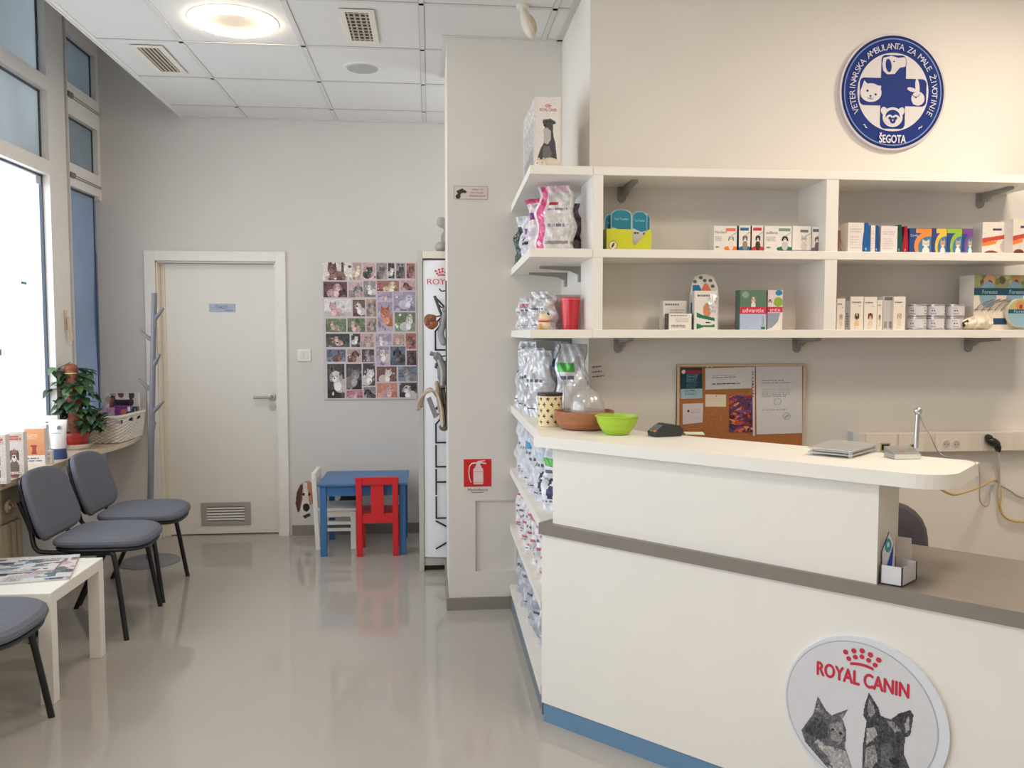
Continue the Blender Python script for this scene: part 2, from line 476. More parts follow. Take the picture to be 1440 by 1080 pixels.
# hung ceiling: tiles between T bars
gx = onZ(592, 0, ZC).x; gy = onZ(592, 5, ZC).y
T, TB, EDGE = (224, 222, 219), (215, 213, 209), (232, 230, 226)
b = MB(); b.box(XCE, XR, YR, YB, ZC, ZC+.02, T)
k = -4
while gx+k*.625 < XR:
    x = gx+k*.625
    if x > XCE+.05: b.box(x-.012, x+.012, YR, YB, ZC-.004, ZC, TB); b.box(x-.0145, x-.012, YR, YB, ZC-.001, ZC, (172, 169, 164)); b.box(x+.012, x+.0145, YR, YB, ZC-.001, ZC, (172, 169, 164))
    k += 1
for k in range(-11, 5):
    y = gy+k*.625
    if YR < y < YB-.05: b.box(XCE, XR, y-.012, y+.012, ZC-.004, ZC, TB); b.box(XCE, XR, y-.0145, y-.012, ZC-.001, ZC, (150, 147, 142)); b.box(XCE, XR, y+.012, y+.0145, ZC-.001, ZC, (150, 147, 142))
b.box(XCE-.004, XCE, YR, YB, ZC-.012, ZC+.03, EDGE); b.box(XCE-.004, XCE+.02, YR, YB, ZC-.005, ZC, EDGE)
b.box(XCE, XR, YB-.022, YB, ZC-.006, ZC, TB)
b.box(XP0-.022, .69, YP-.022, YP, ZC-.006, ZC, TB); b.box(XP0-.022, XP0, YP, 5.05, ZC-.006, ZC, TB); b.box(.66, .69, YW, YP, ZC-.006, ZC, (205, 202, 198))
struct(b, 'ceiling', 'ceil')
struct(MB().box(XL-.15, XR, YR, YB, ZT, ZT+.1, (225, 225, 225)), 'ceiling_slab', 'matte')

# ---- windows: pvc frames with glass, along the left wall
def zz(px, py): return onX(px, py, XL).z
def yy(px, py): return onX(px, py, XL).y
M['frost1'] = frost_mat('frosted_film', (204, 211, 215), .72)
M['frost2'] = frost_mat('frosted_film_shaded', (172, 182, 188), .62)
M['frost3'] = frost_mat('blue_film', (168, 180, 197), .72)
GAS = (70, 80, 95)
SZ = .76
def pane_frame(b, y0, y1, z0, z1, w=.035, col=(206, 201, 195), g=True):
    """a sash border just inside the opening, with its dark glass gasket"""
    for (a, c, d, e) in ((y0, y1, z0, z0+w), (y0, y1, z1-w, z1), (y0, y0+w, z0+w, z1-w), (y1-w, y1, z0+w, z1-w)):
        b.box(XL-.07, XL+.012, a, c, d, e, col)
    if g:
        t = .008
        for (a, c, d, e) in ((y0+w, y1-w, z0+w, z0+w+t), (y0+w, y1-w, z1-w-t, z1-w), (y0+w, y0+w+t, z0+w, z1-w), (y1-w-t, y1-w, z0+w, z1-w)):
            b.box(XL-.05, XL-.002, a, c, d, e, GAS)
WCOL = (236, 232, 227)
t1b, t1t = zz(58, 107), 3.5
t2b, t2t = zz(62, 226), zz(62, 129)
t3t = zz(65, 247)
yg = yy(62, 230)                                    # right edge of the big panes
ys0, ys1 = yy(90, 114), yy(131, 140)                # narrow casement column
p1 = (zz(90, 114), zz(89, 46)); p2 = (zz(94, 228), zz(93, 160)); p3t = zz(88, 258)
def bigwin(name, y0, y1, divs=(), stick=False):
    b = MB(); w = .05
    b.box(XL-.09, XL+.03, y1-.0, y1+.13, SZ, 3.62, WCOL)
    b.box(XL-.09, XL+.03, y0-.06, y0, SZ, 3.62, WCOL)
    for z0, z1 in ((SZ, SZ+.06), (t3t, t2b), (t2t, t1b), (t1t, 3.62)): b.box(XL-.09, XL+.03, y0, y1, z0, z1, WCOL)
    t = .012
    for z0, z1 in ((SZ+.06, t3t), (t2b, t2t), (t1b, t1t)):
        for (a, c, d, e) in ((y0, y1, z0, z0+t), (y0, y1, z1-t, z1), (y0, y0+t, z0, z1), (y1-t, y1, z0, z1)): b.box(XL-.03, XL-.012, a, c, d, e, GAS)
    o = struct(b, name, 'satin', )
    for z0, z1, m in ((SZ+.06, t3t, 'clearpane'), (t2b, t2t, 'frost1'), (t1b, t1t, 'frost1')):
        MB().box(XL-.025, XL-.02, y0, y1, z0, z1).build('pane', m, o)
    if stick:
        q = MB(); p = onX(47, 246, XL-.03); p2_ = onX(62, 263, XL-.03)
        q.box(XL-.018, XL-.017, p.y, p2_.y, p2_.z, p.z+.02, (196, 190, 205))
        q.box(XL-.018, XL-.017, yy(34, 396), yy(42, 396), zz(38, 400), zz(38, 396), (120, 175, 165)); q.box(XL-.018, XL-.017, yy(0, 495), yy(7, 495), zz(4, 500), zz(4, 491), (110, 165, 215))
        q.build('window_sticker', 'matte', o)
    return o
bigwin('window_1', 3.55, yg, stick=True)
bigwin('window_3', 1.0, 3.3)
bigwin('window_4', -1.24, .75)
b = MB()
y0, y1 = yg+.13, YB
b.box(XL-.09, XL+.03, ys0-.052, ys0-.03, SZ, 3.62, (196, 190, 184))
b.box(XL-.09, XL+.02, y0, ys0, SZ, 3.62, WCOL); b.box(XL-.09, XL+.02, ys1, YB, p3t-.02, 3.62, WCOL)
for z0, z1 in ((p1[1], 3.62), (p2[1], p1[0]), (p3t, p2[0]), (SZ, SZ+.05)): b.box(XL-.09, XL+.02, ys0, ys1, z0, z1, WCOL)
for z0, z1 in (p1, p2, (SZ+.05, p3t)):
    b.box(XL-.03, XL-.012, ys0, ys1, z1-.01, z1, (60, 68, 78)); b.box(XL-.03, XL-.012, ys0, ys0+.008, z0, z1, (80, 88, 98)); b.box(XL-.03, XL-.012, ys1-.008, ys1, z0, z1, (80, 88, 98))
for z in (p1[0]-.085, p2[0]-.085):                 # joint lines under the tilting sashes
    b.box(XL+.018, XL+.0215, ys0-.03, YB, z-.006, z, (130, 124, 118))
o = struct(b, 'window_2', 'satin')
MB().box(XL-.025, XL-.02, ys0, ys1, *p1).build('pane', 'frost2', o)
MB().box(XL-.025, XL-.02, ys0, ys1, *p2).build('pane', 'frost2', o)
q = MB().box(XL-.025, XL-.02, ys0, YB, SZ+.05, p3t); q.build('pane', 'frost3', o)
q = MB()
cv = Canvas(40, 120, (92, 122, 165)).clear(); cv.ell(1.12, .45, .62, .42, (92, 122, 168)); cv.noise(5, 1, 3)
q.sheet(cv, (XL-.019, YB-.16, zz(140, 345)), (0, .155, 0), (0, 0, -(zz(140, 345)-zz(143, 560)))); q.build('window_sticker', 'matte', o)
for z in (p1[0]-.075, p2[0]-.075):
    q = MB(); q.box(XL+.02, XL+.035, ys0-.02, ys0+.05, z-.02, z+.012, (120, 112, 104)); q.tube([(XL+.028, ys0+.05, z), (XL+.028, YB-.02, z-.004)], .003, 6, (150, 144, 138)); q.build('hinge', 'satin', o)
q = MB(); hp = onX(97, 450, XL+.05)
q.box(XL+.02, XL+.034, hp.y-.018, hp.y+.018, hp.z-.06, hp.z+.06, (225, 205, 180)); q.bar((XL+.05, hp.y, hp.z+.02), (XL+.055, hp.y+.012, hp.z-.13), .022, .016, (226, 208, 186)); q.build('window_handle', 'satin', o)

# ---- window sill with a rounded nose
pts = [(XL, YR, SZ), (-2.03, YR, SZ), (-2.03, 4.3, SZ), (-2.05, 4.9, SZ), (-2.045, 5.2, SZ), (-2.01, 5.4, SZ), (-1.995, 5.6, SZ), (-2.0, 5.8, SZ), (-2.03, 6.0, SZ), (-2.06, YB, SZ), (XL, YB, SZ)]
struct(MB().prism([(x, y, SZ-.03) for x, y, z in pts], (0, 0, .03)), 'trim_1', 'sill', bevel=.006)

# ---- toilet door
b = MB(); fy0, fy1 = YB-.02, YB+.17
xo0, xo1, zo = onY(207, 560, fy0).x, onY(404, 560, fy0).x, onY(300, 353, fy0).z
xi0, xi1, zi = onY(222, 560, fy0).x, onY(390, 560, fy0).x, onY(300, 367, fy0).z
for args in ((xo0, xi0, 0, zo), (xi1, xo1, 0, zo), (xi0, xi1, zi, zo)):
    b.box(args[0], args[1], fy0, YB, args[2], args[3], (238, 234, 228))
b.box(xi0-.0, xi0+.012, YB, fy1, 0, zi, (230, 222, 208)); b.box(xi1-.012, xi1, YB, fy1, 0, zi, (236, 231, 224)); b.box(xi0, xi1, YB, fy1, zi-.012, zi, (226, 221, 214))
ly = YB+.075
b.box(xi0+.012, xi0+.04, ly-.012, fy1, 0, zi-.012, (233, 223, 205))
dr = struct(b, 'door_1', 'satin', bevel=.002)
lf = MB().box(xi0+.035, xi1-.008, ly, ly+.04, .008, zi-.014, (238, 234, 227)).build('door_leaf', 'whitedoor', dr)
q = MB(); hb = onY(383, 558, ly); he = onY(360, 556, ly)
q.lathe([(0, 0), (.026, 0), (.026, .008), (.02, .01), (0, .01)], (0, 0, 0), 24, (200, 198, 194))
q.xf(Matrix.Translation((hb.x, ly-.012, hb.z))@Matrix.Rotation(-PI/2, 4, 'X')@Matrix.Scale(-1, 4, (0, 0, 1)))
q.tube(bez([(hb.x, ly, hb.z), (hb.x, ly-.04, hb.z), (hb.x-.02, ly-.052, hb.z), (hb.x-.125, ly-.052, hb.z-.002)], 6), .0095, 12, (190, 188, 184))
q.build('door_handle', 'steel', lf)
q = MB(); kz = onY(383, 572, ly).z
q.tube([(hb.x, ly, kz), (hb.x, ly-.01, kz)], .025, 24, (192, 190, 186)); q.box(hb.x-.004, hb.x+.004, ly-.0112, ly-.01, kz-.012, kz+.012, (50, 48, 46)); q.build('keyhole_plate', 'steel', lf)
q = MB(); a, c = onY(283, 707, ly), onY(353, 737, ly)
gb = (168, 163, 156)
q.box(a.x, c.x, ly-.012, ly, a.z-.03, a.z, gb); q.box(a.x, c.x, ly-.012, ly, c.z, c.z+.03, gb); q.box(a.x, a.x+.042, ly-.012, ly, c.z+.03, a.z-.03, gb); q.box(c.x-.042, c.x, ly-.012, ly, c.z+.03, a.z-.03, gb)
q.box(a.x+.04, c.x-.04, ly-.002, ly-.0005, c.z+.028, a.z-.028, (120, 116, 112))
n = 5
for i in range(n):
    z = c.z+.032+(a.z-c.z-.064)*(i+.5)/n
    q.obox(((a.x+c.x)/2, ly-.008, z), ((c.x-a.x)/2-.042, 0, 0), (0, .004, .005), (0, -.001, .0012), (222, 220, 216))
q.build('vent_grille', 'satin', lf)
q = MB(); a, c = onY(294, 427, ly), onY(331, 439, ly)
q.box(a.x, c.x, ly-.004, ly, c.z, a.z, (176, 186, 205))
f = Flat(q, ((a.x+c.x)/2, ly-.0045, (a.z+c.z)/2), (1, 0, 0), (0, 0, 1), (0, -1, 0))
f.text('TOALET', -.005, .006, .085, .022, (60, 70, 110))
for i in range(4): f.ell(.03+i*.014, -.018, .005, .004, (90, 100, 140), n=8)
q.build('door_sign', 'satin', lf)

# ---- ceiling ring lamps, vents, speaker and sensor
M['glow'] = emit_mat('lamp_diffuser', (255, 238, 210), 42.0)
M['glow_day'] = emit_mat('added_lamp_bright', (255, 238, 214), 70.0)
M['glow_warm'] = emit_mat('added_lamp_warm', (255, 238, 218), 84.0)
def ring_lamp(x, y, label, gm='glow'):
    t = thing('ring_ceiling_lamp', label, 'ceiling light', (x, y, ZC), group=None)
    q = MB(); pr = [(.118+.041+.041*math.cos(a), -.004-.014*abs(math.sin(a))**.7 if math.sin(a) > 0 else -.002) for a in [PI*i/10 for i in range(11)]]
    q.lathe(pr, (x, y, ZC), 56, (255, 245, 225)); q.build('diffuser_ring', gm, t)
    q = MB(); q.lathe([(.0, -.006), (.105, -.006), (.118, -.008), (.12, 0)], (x, y, ZC), 48, (226, 215, 196)); q.lathe([(.2, -.003), (.212, -.003), (.214, 0)], (x, y, ZC), 56, (235, 232, 226)); q.build('housing', 'matte', t)
    return t
ring_lamp(-.944, 4.26, 'glowing white ring lamp set in the hung ceiling')
def slot_vent(x0, x1, y0, y1, cross, label):
    t = thing('ceiling_vent', label, 'air vent', ((x0+x1)/2, (y0+y1)/2, ZC-.006))
    q = MB(); fr = (232, 224, 212); m = .03
    for a in ((x0-m, x1+m, y0-m, y0), (x0-m, x1+m, y1, y1+m), (x0-m, x0, y0, y1), (x1, x1+m, y0, y1)): q.box(*a, ZC-.01, ZC-.0045, fr)
    q.build('frame', 'satin', t, bevel=.002)
    MB().box(x0, x1, y0, y1, ZC-.0048, ZC-.0045, (62, 50, 42)).build('duct_opening', 'matte', t)
    n = 5 if not cross else 4
    for i in range(n):
        x = x0+(x1-x0)*(i+.5)/n
        MB().obox((x, (y0+y1)/2, ZC-.008), (.004 if not cross else .004, 0, .002), (0, (y1-y0)/2, 0), (0, 0, .001), (200, 186, 168)).build('slat', 'satin', t)
    if cross:
        q = MB()
        for i in range(9):
            y = y0+(y1-y0)*(i+.5)/9; q.box(x0, x1, y-.004, y+.004, ZC-.0075, ZC-.0055, (214, 204, 190))
        q.build('cross_bars', 'satin', t)
slot_vent(-1.535, -1.428, 4.67, 5.08, False, 'long slatted air vent in the ceiling nearer the windows')
slot_vent(-.392, -.284, 4.07, 4.455, True, 'grid-patterned air vent in the ceiling beside the ring lamp')
q = MB(); q.lathe([(0, -.012), (.05, -.012), (.085, -.008), (.09, -.004), (.108, -.004), (.11, -.0)], (-.378, 4.925, ZC), 40, (178, 176, 174), cols=[(172, 172, 172), (172, 172, 172), (178, 178, 178), (226, 224, 220), (226, 224, 220)])
tag(q.build('ceiling_speaker', 'matte'), 'small round grey speaker flush in the ceiling', 'speaker')
t = thing('motion_sensor', 'small cream motion sensor hanging from the ceiling in front of the pillar', 'sensor', (.47, 3.93, ZC-.1))
q = MB(); sp = onY(741, 8, 3.93)
q.lathe([(.0, 0), (.03, 0), (.03, -.012), (.012, -.02), (.012, -.04)], (sp.x-.02, 3.93, ZC), 20, (226, 218, 204)); q.build('mount', 'satin', t)
q = MB(); q.blob((0, 0, 0), .03, .035, .07, (222, 212, 196)); q.blob((.012, -.022, -.012), .02, .02, .045, (196, 180, 156)); q.xf(Matrix.Translation((sp.x+.005, 3.93, ZC-.085))@Matrix.Rotation(-.35, 4, 'Y')); q.build('sensor_body', 'satin', t)
# ------------------------------------------------------------------ waiting area
def rpad(a, bb, t, n=4.0, fn=None, col=(103, 106, 120), seg=40, crown_=.25):
    """upholstered pad: superellipse outline a x bb, thickness t, bent by fn"""
    m = MB(); rings = [(0.0, 1.0), (.45, .98), (.75, .9), (.92, .68), (.985, .35), (1.0, 0.0), (.985, -.35), (.92, -.6), (.7, -.75), (.4, -.8), (0, -.8)]
    vs = []
    for r, h in rings:
        for k in range(seg):
            th = 2*PI*k/seg; c, s_ = math.cos(th), math.sin(th)
            e = (abs(c)**n+abs(s_)**n)**(-1/n)
            p = Vector((c*e*a*r, s_*e*bb*r, h*t)); vs.append(fn(p) if fn else p)
    for i in range(len(rings)-1):
        m.add(vs[i*seg:(i+2)*seg], [(k, seg+k, seg+(k+1) % seg, (k+1) % seg) for k in range(seg)], col, True)
    return m

def make_chair(name, label):
    """visitor chair facing local +x, origin on the floor under the seat"""
    t = local(thing(name, label, 'chair', group='grey visitor chairs along the windows'))
    def seatf(p):
        x, y, z = p
        dz = -.020*max(0, x-.06)**2*14 + .03*max(0, -x-.08) + .010*(y/.22)**2 - .004
        return Vector((x+.035, y, z+.455+dz))
    st_ = rpad(.225, .235, .034, 3.6, seatf).build('seat', 'fabric', t)
    rpad(.218, .228, .02, 3.2, lambda p: seatf(p)-Vector((.0, 0, .03)), (25, 25, 30)).build('seat_shell', 'black', st_)
    def backf(p, off=0):
        x, y, z = p     # x -> height, y -> width, z -> thickness
        z2 = z+off
        lean = .36
        h = x
        cx = -.262-.055*(h/.16)*.9 - .05*(1-(y/.23)**2) + .03 + .01*(h/.16)**2
        return Vector((cx+z2*math.cos(lean), y*(1-.06*h/.16), .63+h+z2*math.sin(lean)))
    bk_ = rpad(.168, .232, .026, 4.0, backf).build('backrest', 'fabric', t)
    rpad(.158, .218, .016, 3.4, lambda p: backf(p, -.026), (22, 22, 26)).build('backrest_shell', 'black', bk_)
    for s in (-1, 1):
        y = .215*s
        MB().tube(bez([(.10, y*.93, .415), (.135, y, .38), (.19, y*1.16, .02), (.193, y*1.165, .0)], 8), .0125, 10, (24, 24, 28)).build('leg', 'black', t)
        MB().tube(bez([(-.02, y*.93, .415), (-.06, y, .38), (-.235, y*1.16, .02), (-.238, y*1.165, .0)], 8), .0125, 10, (24, 24, 28)).build('leg', 'black', t)
        MB().tube(bez([(.05, y*.8, .418), (-.17, y*.86, .418), (-.24, y*.86, .44), (-.275, y*.72, .53), (-.325, y*.7, .66)], 8), .0115, 10, (24, 24, 28), flat=.8).build('back_support', 'black', t)
    f = MB()
    for s in (-1, 1): f.tube([(.11, .2*s, .415), (-.03, .2*s, .415)], .0125, 10, (24, 24, 28))
    f.tube([(.1, -.2, .415), (.1, .2, .415)], .0115, 10, (24, 24, 28)); f.tube([(-.02, -.2, .415), (-.02, .2, .415)], .0115, 10, (24, 24, 28))
    f.build('frame', 'black', t)
    return t
ch = make_chair('visitor_chair', 'grey upholstered visitor chair standing in front of the coat stand')
dup(ch, (-1.655, 4.335, 0), .0, 'grey upholstered visitor chair standing just behind the low white table')
dup(ch, (-1.66, 3.03, 0), -.04, 'grey visitor chair before the low white table, cut off by the picture edge')
ch.location = (-1.665, 4.895, 0); ch.rotation_euler = (0, 0, .02)

# low white table
tx0, tx1, ty0, ty1 = -2.06, -1.495, 3.385, 3.915
t = thing('side_table', 'low square white table with thick legs and newspapers on top', 'table', ((tx0+tx1)/2, (ty0+ty1)/2, 0))
MB().box(tx0, tx1, ty0, ty1, .40, .45).build('tabletop', 'white', t, bevel=.003)
for x in (tx0, tx1-.052):
    for y in (ty0, ty1-.052): MB().box(x, x+.052, y, y+.052, 0, .4).build('leg', 'white', t, bevel=.002)

def newspaper(px, z, seed, cols, label, fold=True):
    P = [onZ(*p, z) for p in px]           # far-left, far-right, near-right, near-left
    cv = Canvas(110, 80, (205, 203, 202)); r = random.Random(seed)
    for i in range(30):
        x, y = r.random(), r.random(); c_ = r.choice(cols); cv.rect(x, y, x+r.uniform(.05, .24), y+r.uniform(.04, .16), c_)
        for k in range(3): cv.ell(x+r.uniform(0, .15), y+r.uniform(0, .1), .03, .03, tuple(min(255, q_+r.randint(-30, 50)) for q_ in c_))
    for i in range(14): x, y = r.random()*.85, r.random()*.9; cv.words(x, y, x+.16, y+.1, 5, (140, 138, 140), seed+i)
    cv.noise(7, 1, seed)
    def fn(u, v):
        a = P[0].lerp(P[1], u); c = P[3].lerp(P[2], u); p = a.lerp(c, v)
        return Vector((p.x, p.y, z+.006+.003*math.sin(u*5+seed)*math.sin(v*3)))
    m = MB(); m.canvas(cv, fn, True)
    e = [fn(u, v)-Vector((0, 0, .0058)) for u, v in ((0, 0), (0, 1), (1, 1), (1, 0))]
    for k, ((u0, v0), (u1, v1)) in enumerate((((0, 0), (0, 1)), ((0, 1), (1, 1)), ((1, 1), (1, 0)), ((1, 0), (0, 0)))):
        a0, a1 = fn(u0, v0), fn(u1, v1); m.face([a0, a1, Vector((a1.x, a1.y, z+.0005)), Vector((a0.x, a0.y, z+.0005))], (214, 212, 208))
    m.face([Vector((p.x, p.y, z+.0005)) for p in e], (210, 208, 204))
    tag(m.build('newspaper', 'paper'), label, 'newspaper', 'newspapers on the low table')
newspaper([(-40, 789), (113, 781), (98, 815), (-90, 830)], .4505, 3, [(92, 110, 118), (120, 150, 165), (150, 120, 122), (178, 176, 178), (75, 84, 90), (140, 90, 100)], 'colourful folded newspaper lying lowest on the low white table')
newspaper([(-30, 793), (92, 787), (76, 803), (-70, 812)], .4575, 9, [(70, 95, 110), (95, 150, 170), (112, 108, 112), (180, 172, 172), (60, 66, 72)], 'dark bluish newspaper page lying on top of the other newspaper')

# cream scroll-topped pilaster below the sill
def pil(px, py): return onX(px, py, -2.1)
t = thing('ornamental_pilaster', 'cream fluted pilaster with a scroll capital under the window sill', 'pilaster', (-2.13, pil(15, 700).y, 0))
y0, y1 = pil(3, 750).y, pil(28, 750).y; zc = pil(12, 712).z; pc = (205, 192, 170)
q = MB(); q.box(-2.2, -2.1, y0, y1, .0, zc-.06, pc)
for i in range(3): yv = y0+(y1-y0)*(i+.5)/3; q.tube([(-2.1, yv, .03), (-2.1, yv, zc-.08)], (y1-y0)/7, 8, (196, 182, 158))
q.build('shaft', 'matte', t, bevel=.004)
q = MB(); q.box(-2.22, -2.085, y0-.03, y1+.04, zc+.05, .73, (214, 200, 178)); q.box(-2.2, -2.09, y0-.02, y1+.03, zc-.07, zc+.05, pc)
for cy in (y0+.03, y1+.02):
    pts = [(-2.08, cy+(.045-.0048*i)*math.cos(i*.75), zc+(.045-.0048*i)*math.sin(i*.75)) for i in range(9)]; q.tube(pts, [.011-.0006*i for i in range(9)], 8, (222, 208, 186)); q.blob((-2.08, cy, zc), .014, .012, .012, (226, 214, 192))
q.build('scroll_capital', 'matte', t)

# ---- coat stand
cp = onZ(210, 790, 0); cy = cp.y; ctop = onY(217, 412, cy)
t = thing('coat_stand', 'grey metal tree-shaped coat stand by the toilet door', 'coat stand', (cp.x, cy, 0))
q = MB(); q.lathe([(0, .022), (.05, .022), (.15, .016), (.185, .008), (.19, 0)], (cp.x, cy, 0), 48, (134, 137, 148)); q.build('base', 'greymetal', t)
q = MB(); q.tube([(cp.x, cy, .015), (ctop.x, cy, ctop.z)], [.019, .017], 16, (134, 137, 148)); q.build('pole', 'greymetal', t)
for (a, c) in (((217, 449), (230, 433)), ((216, 480), (196, 464)), ((216, 514), (225, 498)), ((215, 550), (195, 533)), ((215, 579), (230, 564)), ((214, 606), (218, 593))):
    A_, B_ = onY(*a, cy), onY(*c, cy-.03 if a[1] in (514,) else cy)
    MB().tube([A_, A_.lerp(B_, .5)+Vector((0, -.004, -.004)), B_], [.015, .012, .008], 10, (134, 137, 148)).build('branch_hook', 'greymetal', t)

# ---- things on the sill
def sbox(name, label, cat, px0, px1, pyt, pyb, dep, cvf, rot=0.0, group='pet care packs on the window sill', side=(230, 226, 222), m='satin', z=SZ, face=1):
    """carton standing on the sill, its front turned towards the room and the camera"""
    a, c = onZ(px0, pyb, z), onZ(px1, pyb, z)
    y = (a.y+c.y)/2; a, c = onY(px0, pyb, y), onY(px1, pyb, y); top = onY(px0, pyt, y).z
    w = (c.x-a.x)/math.cos(rot) if rot else c.x-a.x
    h = top-z
    q = MB(); q.box(-w/2, w/2, 0, dep, 0, h, side)
    cv = cvf(); q.sheet(cv, (-w/2, -.0006, h), (w, 0, 0), (0, 0, -h))
    q.xf(Matrix.Translation(((a.x+c.x)/2, y, z))@Matrix.Rotation(rot, 4, 'Z'))
    return tag(q.build(name, m), label, cat, group)
def c_dogs(seed):
    def f():
        cv = Canvas(24, 60, (228, 220, 216)); cv.rect(.1, .05, .9, .2, (220, 190, 180)); cv.words(.12, .08, .9, .2, 2, (190, 90, 80), seed)
        cv.dog(.5, .5, .26, (150, 120, 105), (95, 78, 72), asp=1.6, body=(120, 105, 100)); cv.rect(.0, .86, 1, .93, (235, 230, 226)); cv.words(.1, .88, .9, .96, 2, (170, 60, 60), seed+1); return cv.noise(8, 1, seed)
    return f
def c_orange():
    cv = Canvas(26, 60, (226, 158, 112)); cv.grad(1.05, .95); cv.rect(0, .74, 1, 1, (238, 232, 226)); cv.words(.1, .8, .9, .92, 2, (120, 120, 130), 4); cv.rect(.3, .45, .62, .5, (190, 60, 40)); cv.poly([(.35, .7), (.4, .5), (.58, .48), (.6, .7)], (170, 70, 60)); cv.words(.15, .15, .85, .3, 3, (240, 200, 170), 8); return cv
def c_white(seed, c=(120, 120, 140)):
    def f():
        cv = Canvas(24, 50, (232, 228, 226)); cv.words(.12, .15, .88, .35, 3, c, seed); cv.ell(.5, .62, .3, .14, (200, 190, 190)); cv.words(.15, .82, .85, .95, 2, (170, 165, 170), seed+3); return cv
    return f
sbox('product_carton', 'white carton with a dog photo at the picture edge of the sill', 'box', -22, 9, 612, 681, .05, c_dogs(2), .1)
sbox('product_carton', 'tall pale carton with a dog photo, second from the picture edge', 'box', 8, 34, 608, 672, .05, c_dogs(5), .12)
sbox('product_carton', 'orange and white carton standing on the window sill', 'box', 36, 63, 603, 654, .05, c_orange, .12)
sbox('product_carton', 'narrow pale carton standing behind the orange carton', 'box', 50, 66, 598, 645, .04, c_dogs(8), .1)
sbox('product_carton', 'plain white carton standing behind the white and blue tube', 'box', 64, 82, 585, 640, .04, c_white(3), .1)
# white tube with a blue cap
tp = onZ(83, 645, SZ); th_ = onY(80, 590, tp.y).z-SZ; hw = .5*(onY(96, 645, tp.y).x-onY(69, 645, tp.y).x)
t = thing('cream_tube', 'white squeeze tube standing on its dark blue cap', 'tube', (tp.x, tp.y, SZ))
q = MB(); cap = .06
n = 12; vs = []
for i in range(n+1):
    k = i/n; rx = hw*(.74+.26*k); ry = hw*.62*(1-k)+.002
    for j in range(20): a = 2*PI*j/20; vs.append((tp.x+rx*math.cos(a), tp.y+ry*math.sin(a), SZ+cap+(th_-cap)*k))
q.add(vs, [(i*20+j, i*20+(j+1) % 20, (i+1)*20+(j+1) % 20, (i+1)*20+j) for i in range(n) for j in range(20)], (232, 226, 222), True)
q.face([vs[n*20+j] for j in range(20)], (225, 220, 216))
f = Flat(q, (tp.x, tp.y-hw*.36, SZ+th_*.8), (1, 0, 0), (0, .35, .94), (0, -1, 0)); f.ell(.012, 0, .01, .012, (80, 110, 95)); f.poly([(-.02, -.03), (.026, -.03), (.026, -.034), (-.02, -.034)], (150, 150, 150))
q.build('tube_body', 'satin', t)
q = MB(); q.lathe([(0, 0), (hw*.8, 0), (hw*.84, .004), (hw*.76, cap), (0, cap)], (tp.x, tp.y, SZ), 24, (58, 84, 128)); q.build('cap', 'satin', t)
sp_ = onZ(66, 652, SZ)
sbox('product_carton', 'small white carton tucked beside the white and blue tube', 'box', 63, 73, 634, 652, .03, c_white(7), .1)

# ---- potted climber on its moss pole
pp = onZ(109, 631, SZ); PX, PY = pp.x, pp.y
t = thing('potted_climber', 'green climbing plant on a brown moss pole in a red pot', 'plant', (PX, PY, SZ))
def pz(py): return onY(108, py, PY).z
pr = .5*(onY(127, 640, PY).x-onY(93, 640, PY).x)
q = MB(); z0 = SZ+.012; z1 = pz(608)
q.lathe([(0, z0), (pr*.72, z0), (pr*.9, z1-.02), (pr, z1-.018), (pr, z1), (pr*.9, z1), (pr*.86, z1-.015), (0, z1-.015)], (PX, PY, 0), 32, (170, 52, 46), cols=[(176, 50, 44)]*5+[(60, 45, 38)]*2); q.build('pot', 'satin', t)
q = MB(); zt = pz(518); mx = onY(104, 560, PY).x
q.tube(bez([(PX-.005, PY, z1-.02), (mx, PY, (z1+zt)/2), (mx-.012, PY, zt)], 10), .038, 14, (140, 80, 62)); q.blob((mx-.012, PY, zt), .04, .04, .03, (158, 92, 76)); q.build('moss_pole', mat('moss_pole', (146, 86, 66), .95, var=.3, scale=60, bump=.6, bscale=90), t)
q = MB(); q.tube([(mx-.012+.041*math.cos(a), PY+.041*math.sin(a), zt-.03) for a in [2*PI*i/16 for i in range(17)]], .004, 6, (226, 200, 120)); q.build('tie_string', 'matte', t)
M['leaf'] = mat('leaf_green', paint=True, rough=.4, var=.15, scale=30)
q = MB(); r = random.Random(21)
def leaf(q, p, d, L, col):
    d = d.normalized(); sidev = d.cross(Vector((0, 0, 1))); sidev = sidev.normalized() if sidev.length > .05 else Vector((1, 0, 0)); nn = sidev.cross(d).normalized()
    pts = []; prof = [(0, 0), (.1, .30), (.3, .42), (.55, .34), (.8, .15), (1, 0)]
    ctr = [p+d*L*u-nn*L*.25*u*u for u, w in prof]
    lft = [c+sidev*L*w+nn*L*w*.25 for c, (u, w) in zip(ctr, prof)]; rgt = [c-sidev*L*w+nn*L*w*.25 for c, (u, w) in zip(ctr, prof)]
    n = len(prof)
    q.add(ctr+lft, [(i, i+1, n+i+1, n+i) for i in range(n-1)], col, True); q.add(ctr+rgt, [(i, n+i, n+i+1, i+1) for i in range(n-1)], col, True)
GR = [(44, 72, 40), (60, 92, 52), (74, 106, 62), (38, 60, 38), (96, 124, 84), (52, 84, 60)]
stems = MB()
def on_plant(px, py, dy=0): v = onY(px, py, PY+dy); return v
for i in range(150):
    zf = r.uniform(.14, 1); z = z1+(zt-z1)*zf
    a = r.uniform(0, 2*PI); R_ = r.uniform(.045, .12)*(1.1-.3*zf)
    c = Vector((mx+(PX-mx)*(1-zf)+R_*math.cos(a), PY+R_*.8*math.sin(a), z))
    leaf(q, c, Vector((math.cos(a), math.sin(a)*.8, r.uniform(-.9, .3))), r.uniform(.045, .085), r.choice(GR))
